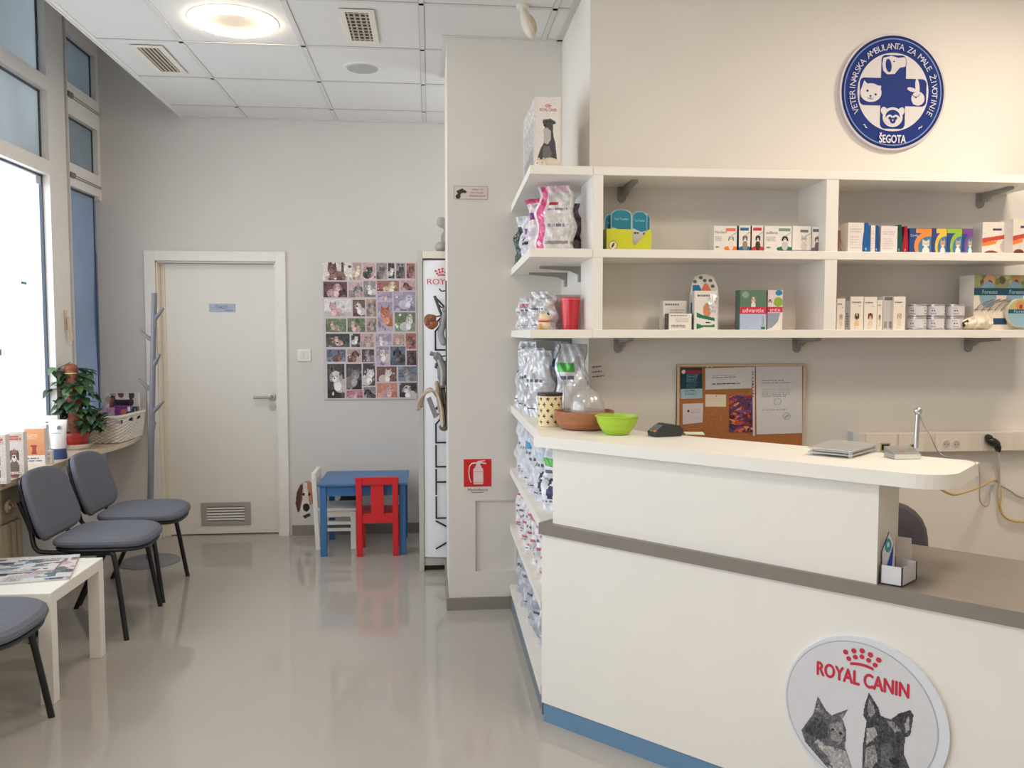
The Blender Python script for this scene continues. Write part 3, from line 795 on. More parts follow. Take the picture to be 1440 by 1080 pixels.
for (px, py) in ((78, 520), (82, 528), (88, 524), (76, 545), (82, 560), (86, 575), (118, 525), (115, 540), (122, 552), (118, 560), (92, 590), (88, 600), (124, 585), (130, 580), (138, 576), (144, 580), (134, 590), (140, 596), (128, 596), (120, 600), (146, 592), (142, 600), (136, 598), (150, 584)):
    for k in range(3):
        c = on_plant(px+r.uniform(-5, 5), py+r.uniform(-5, 5), r.uniform(-.06, .05)); leaf(q, c, Vector((r.uniform(-1, 1), r.uniform(-1, .2), r.uniform(-.8, .1))), r.uniform(.05, .085), r.choice(GR))
q.build('foliage', 'leaf', t)
for e in ((75, 523), (138, 582), (146, 600), (142, 606), (122, 545), (84, 565)):
    c = on_plant(*e); stems.tube(bez([(mx, PY-.03, c.z+.06 if e[1] < 590 else z1+.03), Vector((mx, PY-.03, c.z)).lerp(c, .5)+Vector((0, -.02, .03)), c], 5), .003, 5, (70, 90, 55))
stems.build('stem', 'leaf', t)
q = MB(); q.lathe([(0, 0), (pr*1.0, 0), (pr*1.15, .015), (pr*1.2, .034), (pr*1.15, .034), (pr*1.05, .012), (0, .010)], (PX, PY, SZ), 32, (215, 214, 212))
M['mirror'] = mat('polished_metal', (225, 224, 222), .08, metal=1.0)
tag(q.build('plant_saucer', 'mirror'), 'shiny silver saucer under the red plant pot', 'saucer')

# ---- white wicker basket with goods
e0, e1, e2 = onZ(118, 622, SZ), onZ(168, 626, SZ), onZ(196, 606, SZ)
bx0, bx1, by0, by1, bh = -2.27, -2.05, 5.66, 6.06, onZ(0, 0, 0).z
bz = onY(168, 588, 5.56).z-SZ
t = thing('wicker_basket', 'white woven basket full of pet products at the end of the sill', 'basket', (-2.15, 5.86, SZ))
WK = (214, 206, 196)
q = MB()
def bsk(u, v, k=0):      # u around, v up
    fl = 1+.13*v
    cx, cy, hx, hy = -2.125, 5.82, .122*fl-k, .245*fl-k
    a = 2*PI*u; c, s_ = math.cos(a), math.sin(a); e = (abs(c)**6+abs(s_)**6)**(-1/6)
    return Vector((cx+hx*c*e, cy+hy*s_*e, SZ+.004+bz*v))
nu, nv = 84, 16
for kk, wob in ((0, .0035), (.014, .0)):
    vs = []
    for j in range(nv+1):
        for i in range(nu):
            p = bsk(i/nu, j/nv, kk); w = wob*(1 if (i//2+j) % 2 else -1); c0 = Vector((-2.125, 5.82, p.z)); vs.append(p+(p-c0).normalized()*w)
    fs = []
    for j in range(nv):
        for i in range(nu):
            if j in (12, 13) and (i % 7) in (2, 3, 4): continue
            fs.append((j*nu+i, j*nu+(i+1) % nu, (j+1)*nu+(i+1) % nu, (j+1)*nu+i))
    q.add(vs, fs, WK)
q.add([bsk(i/nu, 0) for i in range(nu)], [tuple(range(nu))], WK)
q.build('basket_body', 'matte', t)
q = MB(); q.tube([bsk(i/60, 1, .006) for i in range(61)], .012, 8, (224, 217, 208), caps=False); q.build('rim', 'matte', t)
def inb(name, label, cat, px0, px1, pyt, y, col, cvf, m='satin', h=.18, d=.04):
    a, c = onY(px0, pyt, y), onY(px1, pyt, y)
    q = MB(); q.box(a.x, c.x, y, y+d, a.z-h, a.z, col)
    if cvf: q.sheet(cvf(), (a.x, y-.0006, a.z), (c.x-a.x, 0, 0), (0, 0, -h))
    return tag(q.build(name, m), label, cat, 'pet products in the white basket')
def c_photo():
    cv = Canvas(50, 40, (226, 222, 222)); r = random.Random(4)
    for i in range(9): cv.ell(r.random(), r.uniform(0, .3), .09, .1, r.choice([(110, 80, 80), (150, 130, 130), (80, 60, 70), (190, 160, 150)]))
    cv.rect(.3, .18, .75, .34, (50, 36, 60)); cv.poly([(.05, .5), (.2, .1), (.28, .15), (.12, .5)], (150, 90, 70)); return cv.noise(6)
inb('product_carton', 'white carton with dog photos standing tallest in the basket', 'box', 148, 194, 553, 6.0, (228, 224, 222), c_photo, h=.26)
inb('grooming_pack', 'purple pouch standing in the basket', 'pouch', 160, 181, 571, 5.86, (140, 70, 150), lambda: Canvas(20, 30, (140, 66, 150)).noise(12, 2).ell(.7, .35, .25, .2, (225, 130, 110)), h=.13)
inb('grooming_pack', 'pale pink pouch in the basket beside the plant leaves', 'pouch', 139, 160, 574, 5.84, (190, 160, 195), lambda: Canvas(20, 30, (196, 160, 198)).noise(12, 2), h=.13)
inb('product_carton', 'small blue carton at the front of the basket', 'box', 148, 159, 585, 5.74, (60, 110, 170), None, h=.09)
inb('product_carton', 'small white carton at the front of the basket', 'box', 160, 177, 586, 5.74, (226, 224, 228), None, h=.09)
bp = onY(181, 576, 5.80); t = thing('spray_bottle', 'small teal bottle with a white cap in the basket', 'bottle', (bp.x, 5.80, bp.z-.12))
q = MB(); q.lathe([(0, -.12), (.019, -.12), (.02, -.03), (.012, -.01), (0, -.01)], (bp.x, 5.80, bp.z), 18, (36, 92, 104)); q.build('bottle_body', 'gloss', t)
q = MB(); q.lathe([(.009, -.012), (.009, .018), (0, .02)], (bp.x, 5.80, bp.z), 14, (232, 232, 232)); q.build('cap', 'satin', t)
inb('grooming_pack', 'dark patterned pouch at the wall end of the basket', 'pouch', 184, 193, 572, 5.9, (90, 95, 110), lambda: Canvas(12, 30, (100, 104, 120)).noise(40, 3), h=.15)

# ------------------------------------------------------------------ back wall
# light switch
a, c = onY(418, 491, YB-.012), onY(437, 508, YB-.012)
t = thing('light_switch', 'white double light switch between the door and the photo collage', 'switch', ((a.x+c.x)/2, YB-.006, c.z))
MB().box(a.x, c.x, YB-.012, YB-.001, c.z, a.z, (238, 235, 230)).build('frame', 'satin', t, bevel=.003)
mx_ = (a.x+c.x)/2
for x0, x1 in ((a.x+.018, mx_-.001), (mx_+.001, c.x-.018)): MB().box(x0, x1, YB-.017, YB-.011, c.z+.016, a.z-.016, (228, 225, 220)).build('rocker', 'satin', t, bevel=.002)

# photo collage
a, c, d = onY(453, 368, YB-.012), onY(587, 368, YB-.012), onY(457, 562, YB-.012)
W_, H_ = .672, a.z-d.z
cv = Canvas(208, 300, (206, 190, 198))
tiles = [((60,45,280,178),'Wb'),((283,50,352,178),'tC'),((355,50,455,175),'pK'),((458,50,540,170),'gd'),((545,50,598,165),'kw'),((603,50,675,165),'gk'),((680,50,750,165),'rb'),
((65,185,243,302),'mp'),((250,188,358,302),'pg'),((360,180,455,302),'gw'),((462,175,632,255),'rc'),((637,172,750,250),'pb'),((465,258,580,325),'vp'),((585,256,750,400),'vl'),((465,330,580,548),'vo'),((590,405,750,548),'Gw'),
((68,310,275,440),'wp'),((278,315,375,440),'bw'),((380,310,460,440),'tg'),((78,450,235,552),'Gt'),((238,448,375,552),'Gp'),((380,448,460,552),'tg'),
((80,562,260,662),'Dp'),((265,562,336,662),'kw'),((340,562,440,662),'pt'),((447,560,570,650),'vw'),((575,560,668,650),'tp'),((672,558,755,675),'rb'),
((83,675,230,770),'Bb'),((235,672,338,770),'tb'),((343,672,440,770),'kg'),((450,655,548,795),'vW'),((553,655,672,795),'Bk'),((677,685,755,795),'mk'),
((86,780,220,1035),'kW'),((225,778,345,968),'kg'),((225,972,350,1035),'Pp'),((350,776,447,945),'kw'),((352,950,447,1035),'gk'),((453,800,607,915),'bW'),((615,800,757,915),'Bg'),((455,920,612,1030),'Op'),((622,918,757,1030),'kw')]
PAL = dict(W=(222,210,204),b=(112,70,62),t=(178,148,132),C=(224,206,178),p=(206,160,162),K=(44,40,44),g=(142,130,134),d=(92,84,88),k=(58,50,54),w=(222,216,216),r=(170,92,82),m=(96,52,58),c=(226,208,170),v=(158,142,172),l=(206,204,228),o=(206,110,66),G=(106,124,84),D=(46,58,42),B=(92,104,134),P=(196,104,134),O=(216,130,100))
rr = random.Random(5)
for (x0, y0, x1, y1), kk in tiles:
    f = lambda x, y: ((x-60)/697, (y-45)/995)
    u0, v0 = f(x0, y0); u1, v1 = f(x1, y1); bg, fg = PAL[kk[0]], PAL[kk[1]]
    sub = Canvas(max(6, int((u1-u0)*208)), max(6, int((v1-v0)*300)), bg)
    asp = (v1-v0)*300/((u1-u0)*208); R3 = rr.uniform
    mixc = lambda a_, b_, k_: tuple(a_[q_]*(1-k_)+b_[q_]*k_ for q_ in range(3))
    sh_ = lambda c_, d_: tuple(max(0, min(255, q_+d_)) for q_ in c_)
    hz_ = R3(.5, .75); sub.rect(0, hz_, 1, 1, sh_(bg, rr.choice((-28, 26))))
    for q_ in range(5): sub.ell(R3(0, 1), R3(0, 1), R3(.08, .25), R3(.06, .2), sh_(bg, rr.randint(-38, 34)), R3(0, 3))
    if kk == 'Wb':
        for q_ in range(5): sub.rect(q_*.2+.03, 0, q_*.2+.1, 1, (226, 216, 206) if q_ % 2 == 0 else (60, 36, 36))
    sg = rr.choice((-1, 1)); cx, cy = .5+sg*R3(.05, .2), R3(.32, .46); kx = R3(.16, .26)*min(1, max(.6, asp)); ky = kx/max(asp, .3)*1.1
    if asp > 1.1: ky = R3(.14, .2); kx = min(.3, ky*asp*.9); cx = .5+sg*R3(0, .1)
    dk, lt = sh_(fg, -55), sh_(fg, 34)
    sub.ell(cx-sg*kx*1.2, cy+ky*1.5, kx*1.7, ky*1.15, mixc(fg, bg, .15), sg*R3(-.2, .4)); sub.ell(cx-sg*kx*1.0, cy+ky*2.0, kx*1.2, ky*.7, mixc(fg, dk, .35)); sub.ell(cx-sg*kx*.3, cy+ky*1.6, kx*.7, ky*.8, lt)
    sub.ell(cx, cy, kx, ky, fg)
    if rr.random() < .5:
        for e_ in (-1, 1): sub.ell(cx+e_*kx*.9, cy+ky*.1, kx*.33, ky*.75, dk, -e_*.3)
    else:
        for e_ in (-1, 1): sub.poly([(cx+e_*kx*.95, cy-ky*.1), (cx+e_*kx*.8, cy-ky*1.35), (cx+e_*kx*.15, cy-ky*.75)], mixc(fg, dk, .6))
    sub.ell(cx+sg*kx*.25, cy+ky*.4, kx*.45, ky*.42, lt); sub.ell(cx+sg*kx*.3, cy+ky*.25, kx*.15, ky*.13, (44, 34, 36))
    for e_ in (-1, 1): sub.ell(cx+sg*kx*.15+e_*kx*.36, cy-ky*.12, kx*.1, ky*.1, (40, 32, 34))
    for q_ in range(6): sub.ell(R3(.05, .95), R3(.05, .95), R3(.03, .08), R3(.03, .07), sh_(rr.choice((bg, fg)), rr.randint(-50, 50)), R3(0, 3))
    sub.noise(9, 2, rr.randint(0, 999)); sub.noise(7, 1, rr.randint(0, 999))
    i0, j0 = int(u0*208)+1, int(v0*300)+1
    hh, ww = min(sub.h-1, 300-j0), min(sub.w-1, 208-i0)
    cv.a[j0:j0+hh, i0:i0+ww] = sub.a[:hh, :ww]
g_ = cv.a.mean(axis=2, keepdims=True); cv.a = np.clip((g_+(cv.a-g_)*.8)*.92+22, 0, 255)
q = MB(); q.box(a.x, a.x+W_, YB-.011, YB-.0001, a.z-H_, a.z, (196, 186, 190))
q.sheet(cv, (a.x, YB-.0118, a.z), (W_, 0, 0), (0, 0, -H_))
tag(q.build('photo_collage', 'satin'), 'large poster of many small dog and cat photos on the back wall', 'poster')

# beagle wall sticker (partly behind the small table)
cv = Canvas(120, 62, (0, 0, 0)).clear()
WH, TAN, BK = (226, 218, 212), (196, 138, 98), (52, 40, 38)
cv.poly([(.22, .30), (.42, .10), (.68, .08), (.9, .14), (.98, .42), (.94, .70), (.6, .74), (.3, .7)], BK); cv.poly([(.48, .3), (.6, .22), (.66, .5), (.56, .7), (.46, .6)], WH); cv.poly([(.26, .62), (.5, .6), (.62, .8), (.3, .86)], WH); cv.ell(.34, .42, .06, .14, TAN)
cv.ell(.15, .42, .135, .34, TAN, .1); cv.poly([(.0, .62), (.02, .36), (.08, .14), (.11, .2), (.09, .5), (.06, .8), (.03, .84)], (88, 52, 42)); cv.poly([(.25, .2), (.31, .35), (.33, .7), (.27, .82), (.24, .5)], (96, 58, 46))
cv.poly([(.12, .12), (.17, .12), (.19, .5), (.22, .8), (.15, .98), (.08, .95), (.07, .74), (.11, .5)], WH)
cv.ell(.155, .72, .05, .1, (38, 30, 30)); cv.poly([(.1, .92), (.2, .86), (.22, .92), (.13, .99)], (70, 48, 46)); cv.ell(.12, .4, .018, .04, (30, 22, 22)); cv.ell(.205, .4, .018, .04, (30, 22, 22))
cv.noise(8, 1, 4)
a, c = onY(415, 672, YB-.002), onY(512, 728, YB-.002)
q = MB(); q.sheet(cv, (a.x, YB-.003, a.z), (c.x-a.x, 0, 0), (0, 0, c.z-a.z))
tag(q.build('wall_sticker', 'matte'), 'wall sticker of a lying beagle behind the blue children\'s table', 'sticker')

# ------------------------------------------------------------------ children's corner
M['blue'] = mat('blue_lacquer', (62, 114, 170), .35, var=.03, scale=12)
M['red'] = mat('red_lacquer', (214, 36, 44), .38, var=.03, scale=12)
kx0, kx1, ky0, ky1, kz = -.742, -.158, 5.50, 6.03, .485
t = thing('childrens_table', 'small blue children\'s table against the back wall', 'table', ((kx0+kx1)/2, (ky0+ky1)/2, 0))
MB().box(kx0, kx1, ky0, ky1, kz-.018, kz).build('tabletop', 'blue', t, bevel=.004)
q = MB(); i = .025
q.box(kx0+i, kx1-i, ky0+i, ky0+i+.018, kz-.085, kz-.018); q.box(kx0+i, kx1-i, ky1-i-.018, ky1-i, kz-.085, kz-.018); q.box(kx0+i, kx0+i+.018, ky0+i, ky1-i, kz-.085, kz-.018); q.box(kx1-i-.018, kx1-i, ky0+i, ky1-i, kz-.085, kz-.018)
q.build('apron', 'blue', t)
for x in (kx0+.012, kx1-.054):
    for y in (ky0+.012, ky1-.054): MB().box(x, x+.042, y, y+.042, 0, kz-.018).build('leg', 'blue', t, bevel=.003)
def child_chair(name, label, loc, rz, m, slats):
    """child's chair, back at local -y, seat towards +y"""
    t = local(thing(name, label, 'chair', group=None)); w = .137; st = .038
    for s in (-1, 1):
        MB().obox((s*(w-st/2), -.125, .265), (st/2, 0, 0), (0, .016, 0), (0, -.012, .265)).build('back_leg', m, t, bevel=.003)
        MB().obox((s*(w-st/2), .125, .13), (st/2, 0, 0), (0, .018, 0), (0, 0, .13)).build('leg', m, t, bevel=.003)
    MB().box(-w, w, -.12, .155, .265, .285).build('seat', m, t, bevel=.004)
    MB().obox((0, -.136, .505), (w+.004, 0, 0), (0, .012, 0), (0, -.0008, .026)).build('top_rail', m, t, bevel=.003)
    MB().box(-w+.02, w-.02, -.136, -.116, .225, .275).build('back_apron', m, t, bevel=.002)
    q = MB(); q.box(-w+st, w-st, .118, .134, .225, .265)
    for s in (-1, 1): q.box(s*(w-.02)-.008, s*(w-.02)+.008, -.11, .12, .225, .265)
    q.build('seat_frame', m, t)
    if slats == 1: MB().box(-.042, .042, -.136, -.122, .27, .485).build('back_splat', m, t, bevel=.002)
    else:
        for s in (-1, 0, 1): MB().box(s*.065-.016, s*.065+.016, -.136, -.122, .27, .485).build('back_splat', m, t, bevel=.002)
    if slats != 1:
        for z in (.135, .18):
            for s in (-1, 1): MB().box(s*(w-.022)-.008, s*(w-.022)+.008, -.11, .12, z-.01, z+.01).build('stretcher', m, t)
    t.location = loc; t.rotation_euler = (0, 0, rz); return t
child_chair('childrens_chair', 'small red children\'s chair with its back to the room', (-.354, 5.615, 0), 0, 'red', 1)
child_chair('childrens_chair', 'small white children\'s chair tucked under the left end of the blue table'.replace('left end', 'door end'), (-.655, 5.822, 0), -PI/2, 'white', 3)

# ------------------------------------------------------------------ food display cabinet behind the pillar
M['panelwhite'] = mat('cabinet_white', paint=True, rough=.22, var=.01, scale=6)
fy = 5.10; fx0 = onY(588, 500, fy).x; fz = onY(600, 353, fy).z; fx1 = fx0+.62; fyb = 5.72
t = thing('display_cabinet', 'tall white pet food display cabinet with vertical lettering, half behind the pillar', 'cabinet', ((fx0+fx1)/2, (fy+fyb)/2, 0))
q = MB(); q.box(fx0, fx0+.03, fy, fyb, .0, fz, (190, 187, 183)); q.box(fx1-.03, fx1, fy, fyb, .0, fz, (196, 193, 188)); q.box(fx0+.03, fx1-.03, fy, fyb, fz-.055, fz, (224, 219, 208)); q.box(fx0+.03, fx1-.03, fy+.05, fyb, .05, fz-.055, (120, 118, 116)); q.box(fx0+.03, fx1-.03, fy+.01, fyb, .035, .085, (188, 184, 178)); q.box(fx0+.03, fx1-.03, fy+.04, fyb, 0, .035, (40, 38, 36))
q.build('carcass', 'satin', t, bevel=.003)
zt_ = onY(600, 366, fy).z
q = MB(); n = 14; vs = []
for j, z in enumerate((.09, zt_)):
    for i in range(n+1): u = i/n; vs.append((fx0+.032+(fx1-fx0-.064)*u, fy+.01-.03*(1-(2*u-1)**2), z))
q.add(vs, [(i, i+1, n+2+i, n+1+i) for i in range(n)], (232, 234, 240), True)
def dpt(x): u = (x-fx0-.032)/(fx1-fx0-.064); return fy+.01-.03*(1-(2*u-1)**2)-.0015
a = onY(600, 402, fy); xm = (fx0+fx1)/2
f = Flat(q, (xm-.06, dpt(xm-.06)-.004, onY(600, 394, fy).z), (1, .0, 0), (0, 0, 1), (0, -1, 0))
P1 = onY(601, 396, fy-.02); wT = .36; Hh = .035
f = Flat(q, (P1.x+wT/2, fy-.022, P1.z), (1, 0, 0), (0, 0, 1), (0, -1, 0)); f.text('ROYAL CANIN', 0, 0, wT, Hh, (206, 40, 66)); crown(f, -wT*.28+.012, .05, .09, (206, 40, 66))
zb, ztp = onY(620, 771, fy-.02).z, onY(620, 418, fy-.02).z; xl = onY(613, 600, fy-.02).x; lh = .15
f = Flat(q, (xl+lh/2, fy-.0225, (zb+ztp)/2), (1, 0, 0), (0, 0, 1), (0, -1, 0)); 
GL_ = dict(V=[[(0, 1), (.5, 0), (1, 1)]], E=[[(1, 1), (0, 1), (0, 0), (1, 0)], [(0, .5), (.9, .5)]], T=[[(0, 1), (1, 1)], [(.5, 1), (.5, 0)]], R=[[(0, 0), (0, 1), (.8, 1), (1, .85), (1, .62), (.8, .48), (0, .48)], [(.6, .48), (1, 0)]], I=[[(.5, 0), (.5, 1)]], N=[[(0, 0), (0, 1), (1, 0), (1, 1)]], A=[[(0, 0), (.5, 1), (1, 0)], [(.2, .35), (.8, .35)]], Y=[[(0, 1), (.5, .5), (1, 1)], [(.5, .5), (.5, 0)]])
lw_ = [.17, .13, .15, .13, .14, .03, .15, .17, .14, .16]; gap_ = (ztp-zb-sum(lw_))/9; z_ = -(ztp-zb)/2
for ch_, w_ in zip('VETERINARY', lw_):
    for st in GL_[ch_]: f.stroke([(lh/2-lh*y_ , z_+w_*x_) for x_, y_ in st], .0105, (44, 44, 56))
    z_ += w_+gap_
q.build('door_panel', 'panelwhite', t)
q = MB(); q.box(fx0+.03, fx1-.03, fy-.002, fy+.004, zt_, zt_+.012, (70, 68, 66)); q.build('door_gap', 'matte', t)

# plush toy on the cabinet
pc_ = onY(626, 340, fy+.12); t = thing('plush_toy', 'grey plush toy sitting on top of the display cabinet', 'plush toy', (pc_.x, fy+.12, fz))
q = MB(); G1, G2 = (150, 146, 144), (176, 170, 166)
q.blob((pc_.x+.04, fy+.14, fz+.087), .065, .06, .085, G1, bump=.05); q.blob((pc_.x+.035, fy+.11, fz+.17), .052, .05, .05, G1, bump=.05, seed=2); q.build('body', 'matte', t)
for dx in (-.02, .085): MB().blob((pc_.x+dx, fy+.13, fz+.19), .032, .014, .034, G2, bump=.04, seed=3).build('ear', 'matte', t)
MB().blob((pc_.x+.03, fy+.06, fz+.155), .026, .03, .022, (196, 190, 184)).build('muzzle', 'matte', t)
MB().blob((pc_.x-.03, fy+.08, fz+.032), .034, .045, .032, G2, bump=.05).build('paw', 'matte', t); MB().blob((pc_.x+.09, fy+.08, fz+.032), .034, .045, .032, G2, bump=.05, seed=5).build('paw', 'matte', t)
q = MB(); q.blob((pc_.x+.018, fy+.062, fz+.182), .006, .005, .007, (20, 20, 20)); q.blob((pc_.x+.05, fy+.062, fz+.182), .006, .005, .007, (20, 20, 20)); q.build('eye', 'gloss', t)

# ------------------------------------------------------------------ on the pillar
# hook rail with leads on the pillar's side
ry = 4.62; rx = XP0
t = thing('hook_rail', 'thin metal hook rail on the side of the pillar', 'hook rail', (rx-.01, ry, 1.0))
z0, z1 = onY(630, 600, ry).z, onY(630, 395, ry).z
MB().box(rx-.008, rx, ry-.02, ry+.02, z0, z1, (96, 94, 92)).build('rail', 'satin', t)
for i in range(9):
    z = z0+(z1-z0)*(i+.4)/9; MB().tube(bez([(rx-.006, ry, z), (rx-.03, ry, z-.002), (rx-.042, ry, z+.012)], 4), .0035, 8, (40, 40, 42)).build('hook', 'satin', t)
def at_r(px, py, dy=0): return onY(px, py, ry+dy)
q = MB(); q.tube(bez([at_r(633, 448), at_r(627, 446), at_r(620, 440), at_r(611, 416)], 6), .008, 8, (70, 72, 76)); q.blob(at_r(627, 436), .02, .02, .02, (120, 120, 120)); q.tube(bez([at_r(626, 440), at_r(622, 458), at_r(620, 470), at_r(625, 486)], 6), [.018]*18+[.006], 8, (150, 152, 156))
tag(q.build('dog_harness', 'satin'), 'grey strap hanging uppermost on the hook rail', 'lead', 'dog leads on the hook rail')
q = MB(); r = random.Random(3)
for i in range(9): p = at_r(606+r.uniform(-7, 7), 452+r.uniform(-5, 7), r.uniform(-.02, .02)); q.blob(p, .025, .02, .022, r.choice([(150, 90, 58), (176, 112, 70), (70, 44, 34), (130, 76, 50)]), 10, 7, bump=.12, seed=i)
q.tube(bez([at_r(609, 446), at_r(620, 444), at_r(629, 442)], 4), .004, 6, (80, 60, 50))
tag(q.build('furry_toy', 'matte'), 'brown and black furry toy hanging beside the hook rail', 'toy')
q = MB(); q.tube(bez([at_r(605, 497), at_r(612, 499), at_r(618, 506), at_r(622, 520), at_r(622, 545)], 6), [.012]*6+[.022]*10+[.028]*6+[.02]*2+[.012], 10, (122, 122, 124)); q.tube(bez([at_r(606, 494), at_r(608, 498), at_r(604, 498)], 4), .006, 6, (170, 168, 166)); q.blob(at_r(615, 513), .014, .014, .014, (60, 62, 66)); q.tube(bez([at_r(616, 506, -.02), at_r(621, 522, -.025), at_r(621, 542, -.02)], 5), .007, 6, (180, 178, 176))
tag(q.build('dog_harness', 'satin'), 'shiny grey nylon harness hanging above the beige straps', 'lead', 'dog leads on the hook rail')
q = MB()
for k in range(5):
    cc = [(196, 180, 160), (170, 152, 134), (214, 200, 182), (140, 124, 110), (184, 166, 148)][k]; o_ = k*1.6
    q.tube(bez([at_r(587+o_, 578-o_), at_r(590+o_, 562-o_, .01*k-.02), at_r(602+o_*.4, 551-o_*.7, .01*k-.02), at_r(613, 552+o_*.6, .01*k-.02), at_r(620+o_*.5, 575, .01*k-.02), at_r(622+o_*.7, 600, .01*k-.02)], 6), .0095, 8, cc, flat=.55)
for k in range(4): q.tube(bez([at_r(614+k*3, 536+k*2, .008*k), at_r(616+k*3, 560, .008*k), at_r(620+k*2.4, 585, .008*k), at_r(624+k, 603, .008*k)], 6), .012, 8, [(186, 170, 150), (120, 106, 94), (90, 78, 70), (152, 134, 118)][k], flat=.6)
q.blob(at_r(624, 601), .026, .024, .02, (92, 86, 78), bump=.1)
q.obox(at_r(608, 573), (.02, 0, -.055), (0, .006, 0), (.012, 0, .006), (140, 132, 134))
tag(q.build('dog_lead', 'matte'), 'bunch of beige straps hanging lowest on the hook rail', 'lead', 'dog leads on the hook rail')

py_ = YP-.002
a, c = onY(638, 261, py_), onY(686, 281, py_)
q = MB(); q.box(a.x, c.x, py_, YP-.0002, c.z, a.z, (196, 180, 170)); f = Flat(q, ((a.x+c.x)/2, py_-.0006, (a.z+c.z)/2), (1, 0, 0), (0, 0, 1), (0, -1, 0)); w2, h2 = (c.x-a.x)/2, (a.z-c.z)/2
f.poly([(-w2+.004, -h2+.004), (w2-.004, -h2+.004), (w2-.004, h2-.004), (-w2+.004, h2-.004)], (226, 212, 204)); f.up()
f.poly([(-.075, .008), (-.042, .022), (-.032, .004), (-.04, -.002), (-.066, -.010)], (58, 46, 46)); f.poly([(-.036, .016), (-.02, .006), (-.028, -.004), (-.04, .0)], (58, 46, 46)); f.ell(-.066, -.02, .013, .012, (52, 42, 42)); f.poly([(-.06, -.004), (-.05, -.004), (-.058, -.02), (-.066, -.016)], (58, 46, 46))
f.text('OBJEKT JE', .035, .016, .058, .009, (190, 70, 76)); f.text('POD STALNIM', .034, 0, .066, .009, (190, 70, 76)); f.text('VIDEONADZOROM', .034, -.016, .084, .009, (190, 70, 76))
tag(q.build('camera_sign', 'satin'), 'small sign with a security camera picture high on the pillar', 'sign')
a, c = onY(652, 646, py_), onY(691, 684, py_)
q = MB(); q.box(a.x, c.x, py_, YP-.0002, c.z, a.z, (214, 34, 40)); f = Flat(q, ((a.x+c.x)/2, py_-.0006, (a.z+c.z)/2), (1, 0, 0), (0, 0, 1), (0, -1, 0)); WT = (240, 216, 212)
f.poly(rrect(.004, -.018, .052, .086, .006), WT); f.poly([(-.018, .022), (.026, .022), (.016, .042), (-.008, .042)], WT); f.poly(rrect(.004, .05, .022, .018, .004), WT); f.poly([(.004, .054), (.046, .046), (.046, .052), (.004, .064)], WT); f.poly([(-.0, .056), (.042, .064), (.04, .068), (-.0, .064)], WT)
f.mb.tube([f.at(x, y, .001) for x, y in ((-.004, .054), (-.03, .052), (-.044, .034), (-.046, -.0), (-.042, -.03), (-.034, -.05))], .0045, 6, WT, flat=.3)
f.up(); f.poly([(-.018, .006), (.028, .006), (.028, .004), (-.018, .004)], (180, 60, 60)); f.poly([(-.02, -.05), (.028, -.05), (.028, -.052), (-.02, -.052)], (200, 90, 86))
tag(q.build('fire_extinguisher_sign', 'gloss'), 'square red fire extinguisher sign on the pillar', 'sign')
a, c = onY(652, 685, py_), onY(692, 695, py_)
q = MB(); w2, h2 = (c.x-a.x)/2, (a.z-c.z)/2; f = Flat(q, ((a.x+c.x)/2, py_, (a.z+c.z)/2), (1, 0, 0), (0, 0, 1), (0, -1, 0)); q.prism([(f.P.x+x, YP-.0001, f.P.z+z) for x, z in rrect(0, 0, 2*w2, 2*h2, .012)], (0, -.0019, 0), (226, 220, 212)); f.up(); f.text('Mediofanco', 0, .005, .105, .017, (60, 58, 60)); f.poly([(-.035, -.012), (.03, -.010), (.03, -.007), (-.035, -.009)], (96, 92, 90))
tag(q.build('maker_label', 'satin'), 'small white label under the fire extinguisher sign', 'label')
# ------------------------------------------------------------------ wall shelf
YS = 3.33
zt1, zt2, zt3 = onY(745, 232, YS).z, onY(745, 349, YS).z, onY(745, 463.5, YS).z
BT = .034
xl0 = onY(745, 350, YS).x; xm0, xm1 = onY(834, 350, YS).x, onY(848, 350, YS).x; xu0, xu1 = onY(1161, 350, YS).x, onY(1178, 350, YS).x
XSE = 2.62
sh = thing('wall_shelf', 'long white wall shelf unit with three boards wrapping the corner', 'shelf', (1.4, 3.47, zt3-BT))
for z in (zt1, zt2, zt3):
    MB().box(xm0, XSE, YS, YW, z-BT, z).build('shelf_board', 'white', sh, bevel=.0015)
    MB().prism([(xl0, YS, z-BT), (xm0-.001, YS, z-BT), (xm0-.001, YW-.0, z-BT), (.69, YW, z-BT), (.69, YP, z-BT), (.425, YP, z-BT)], (0, 0, BT)).build('corner_board', 'white', sh, bevel=.0015)
for a, c in ((zt2, zt1-BT), (zt3, zt2-BT)):
    MB().box(xm0, xm1, YS+.002, YW, a, c).build('upright', 'white', sh); MB().box(xu0, xu1, YS+.002, YW, a, c).build('upright', 'white', sh)
GB = (150, 147, 142)
for z, pxs in ((zt1, (874, 1133, 1378)), (zt3, (870, 1124, 1368))):
    for px in pxs:
        x = onY(px, 262, YW).x; zb = z-BT; q = MB()
        q.prism([(x-.018, YW-.012, zb-.0), (x+.018, YW-.012, zb-.0), (x+.018, YW-.012, zb-.045)]+[(x+.018*math.cos(t), YW-.012, zb-.045+.022*-math.sin(t)) for t in [PI*i/6 for i in range(1, 6)]]+[(x-.018, YW-.012, zb-.045)], (0, .012, 0), GB)
        q.prism([(x, YW-.012, zb), (x, YS+.08, zb), (x, YS+.08, zb-.012), (x, YW-.05, zb-.022), (x, YW-.012, zb-.04)], (.026, 0, 0), GB); q.xf(Matrix.Translation((-.0, 0, 0)))
        q.build('bracket', 'bracket', sh, bevel=.003)
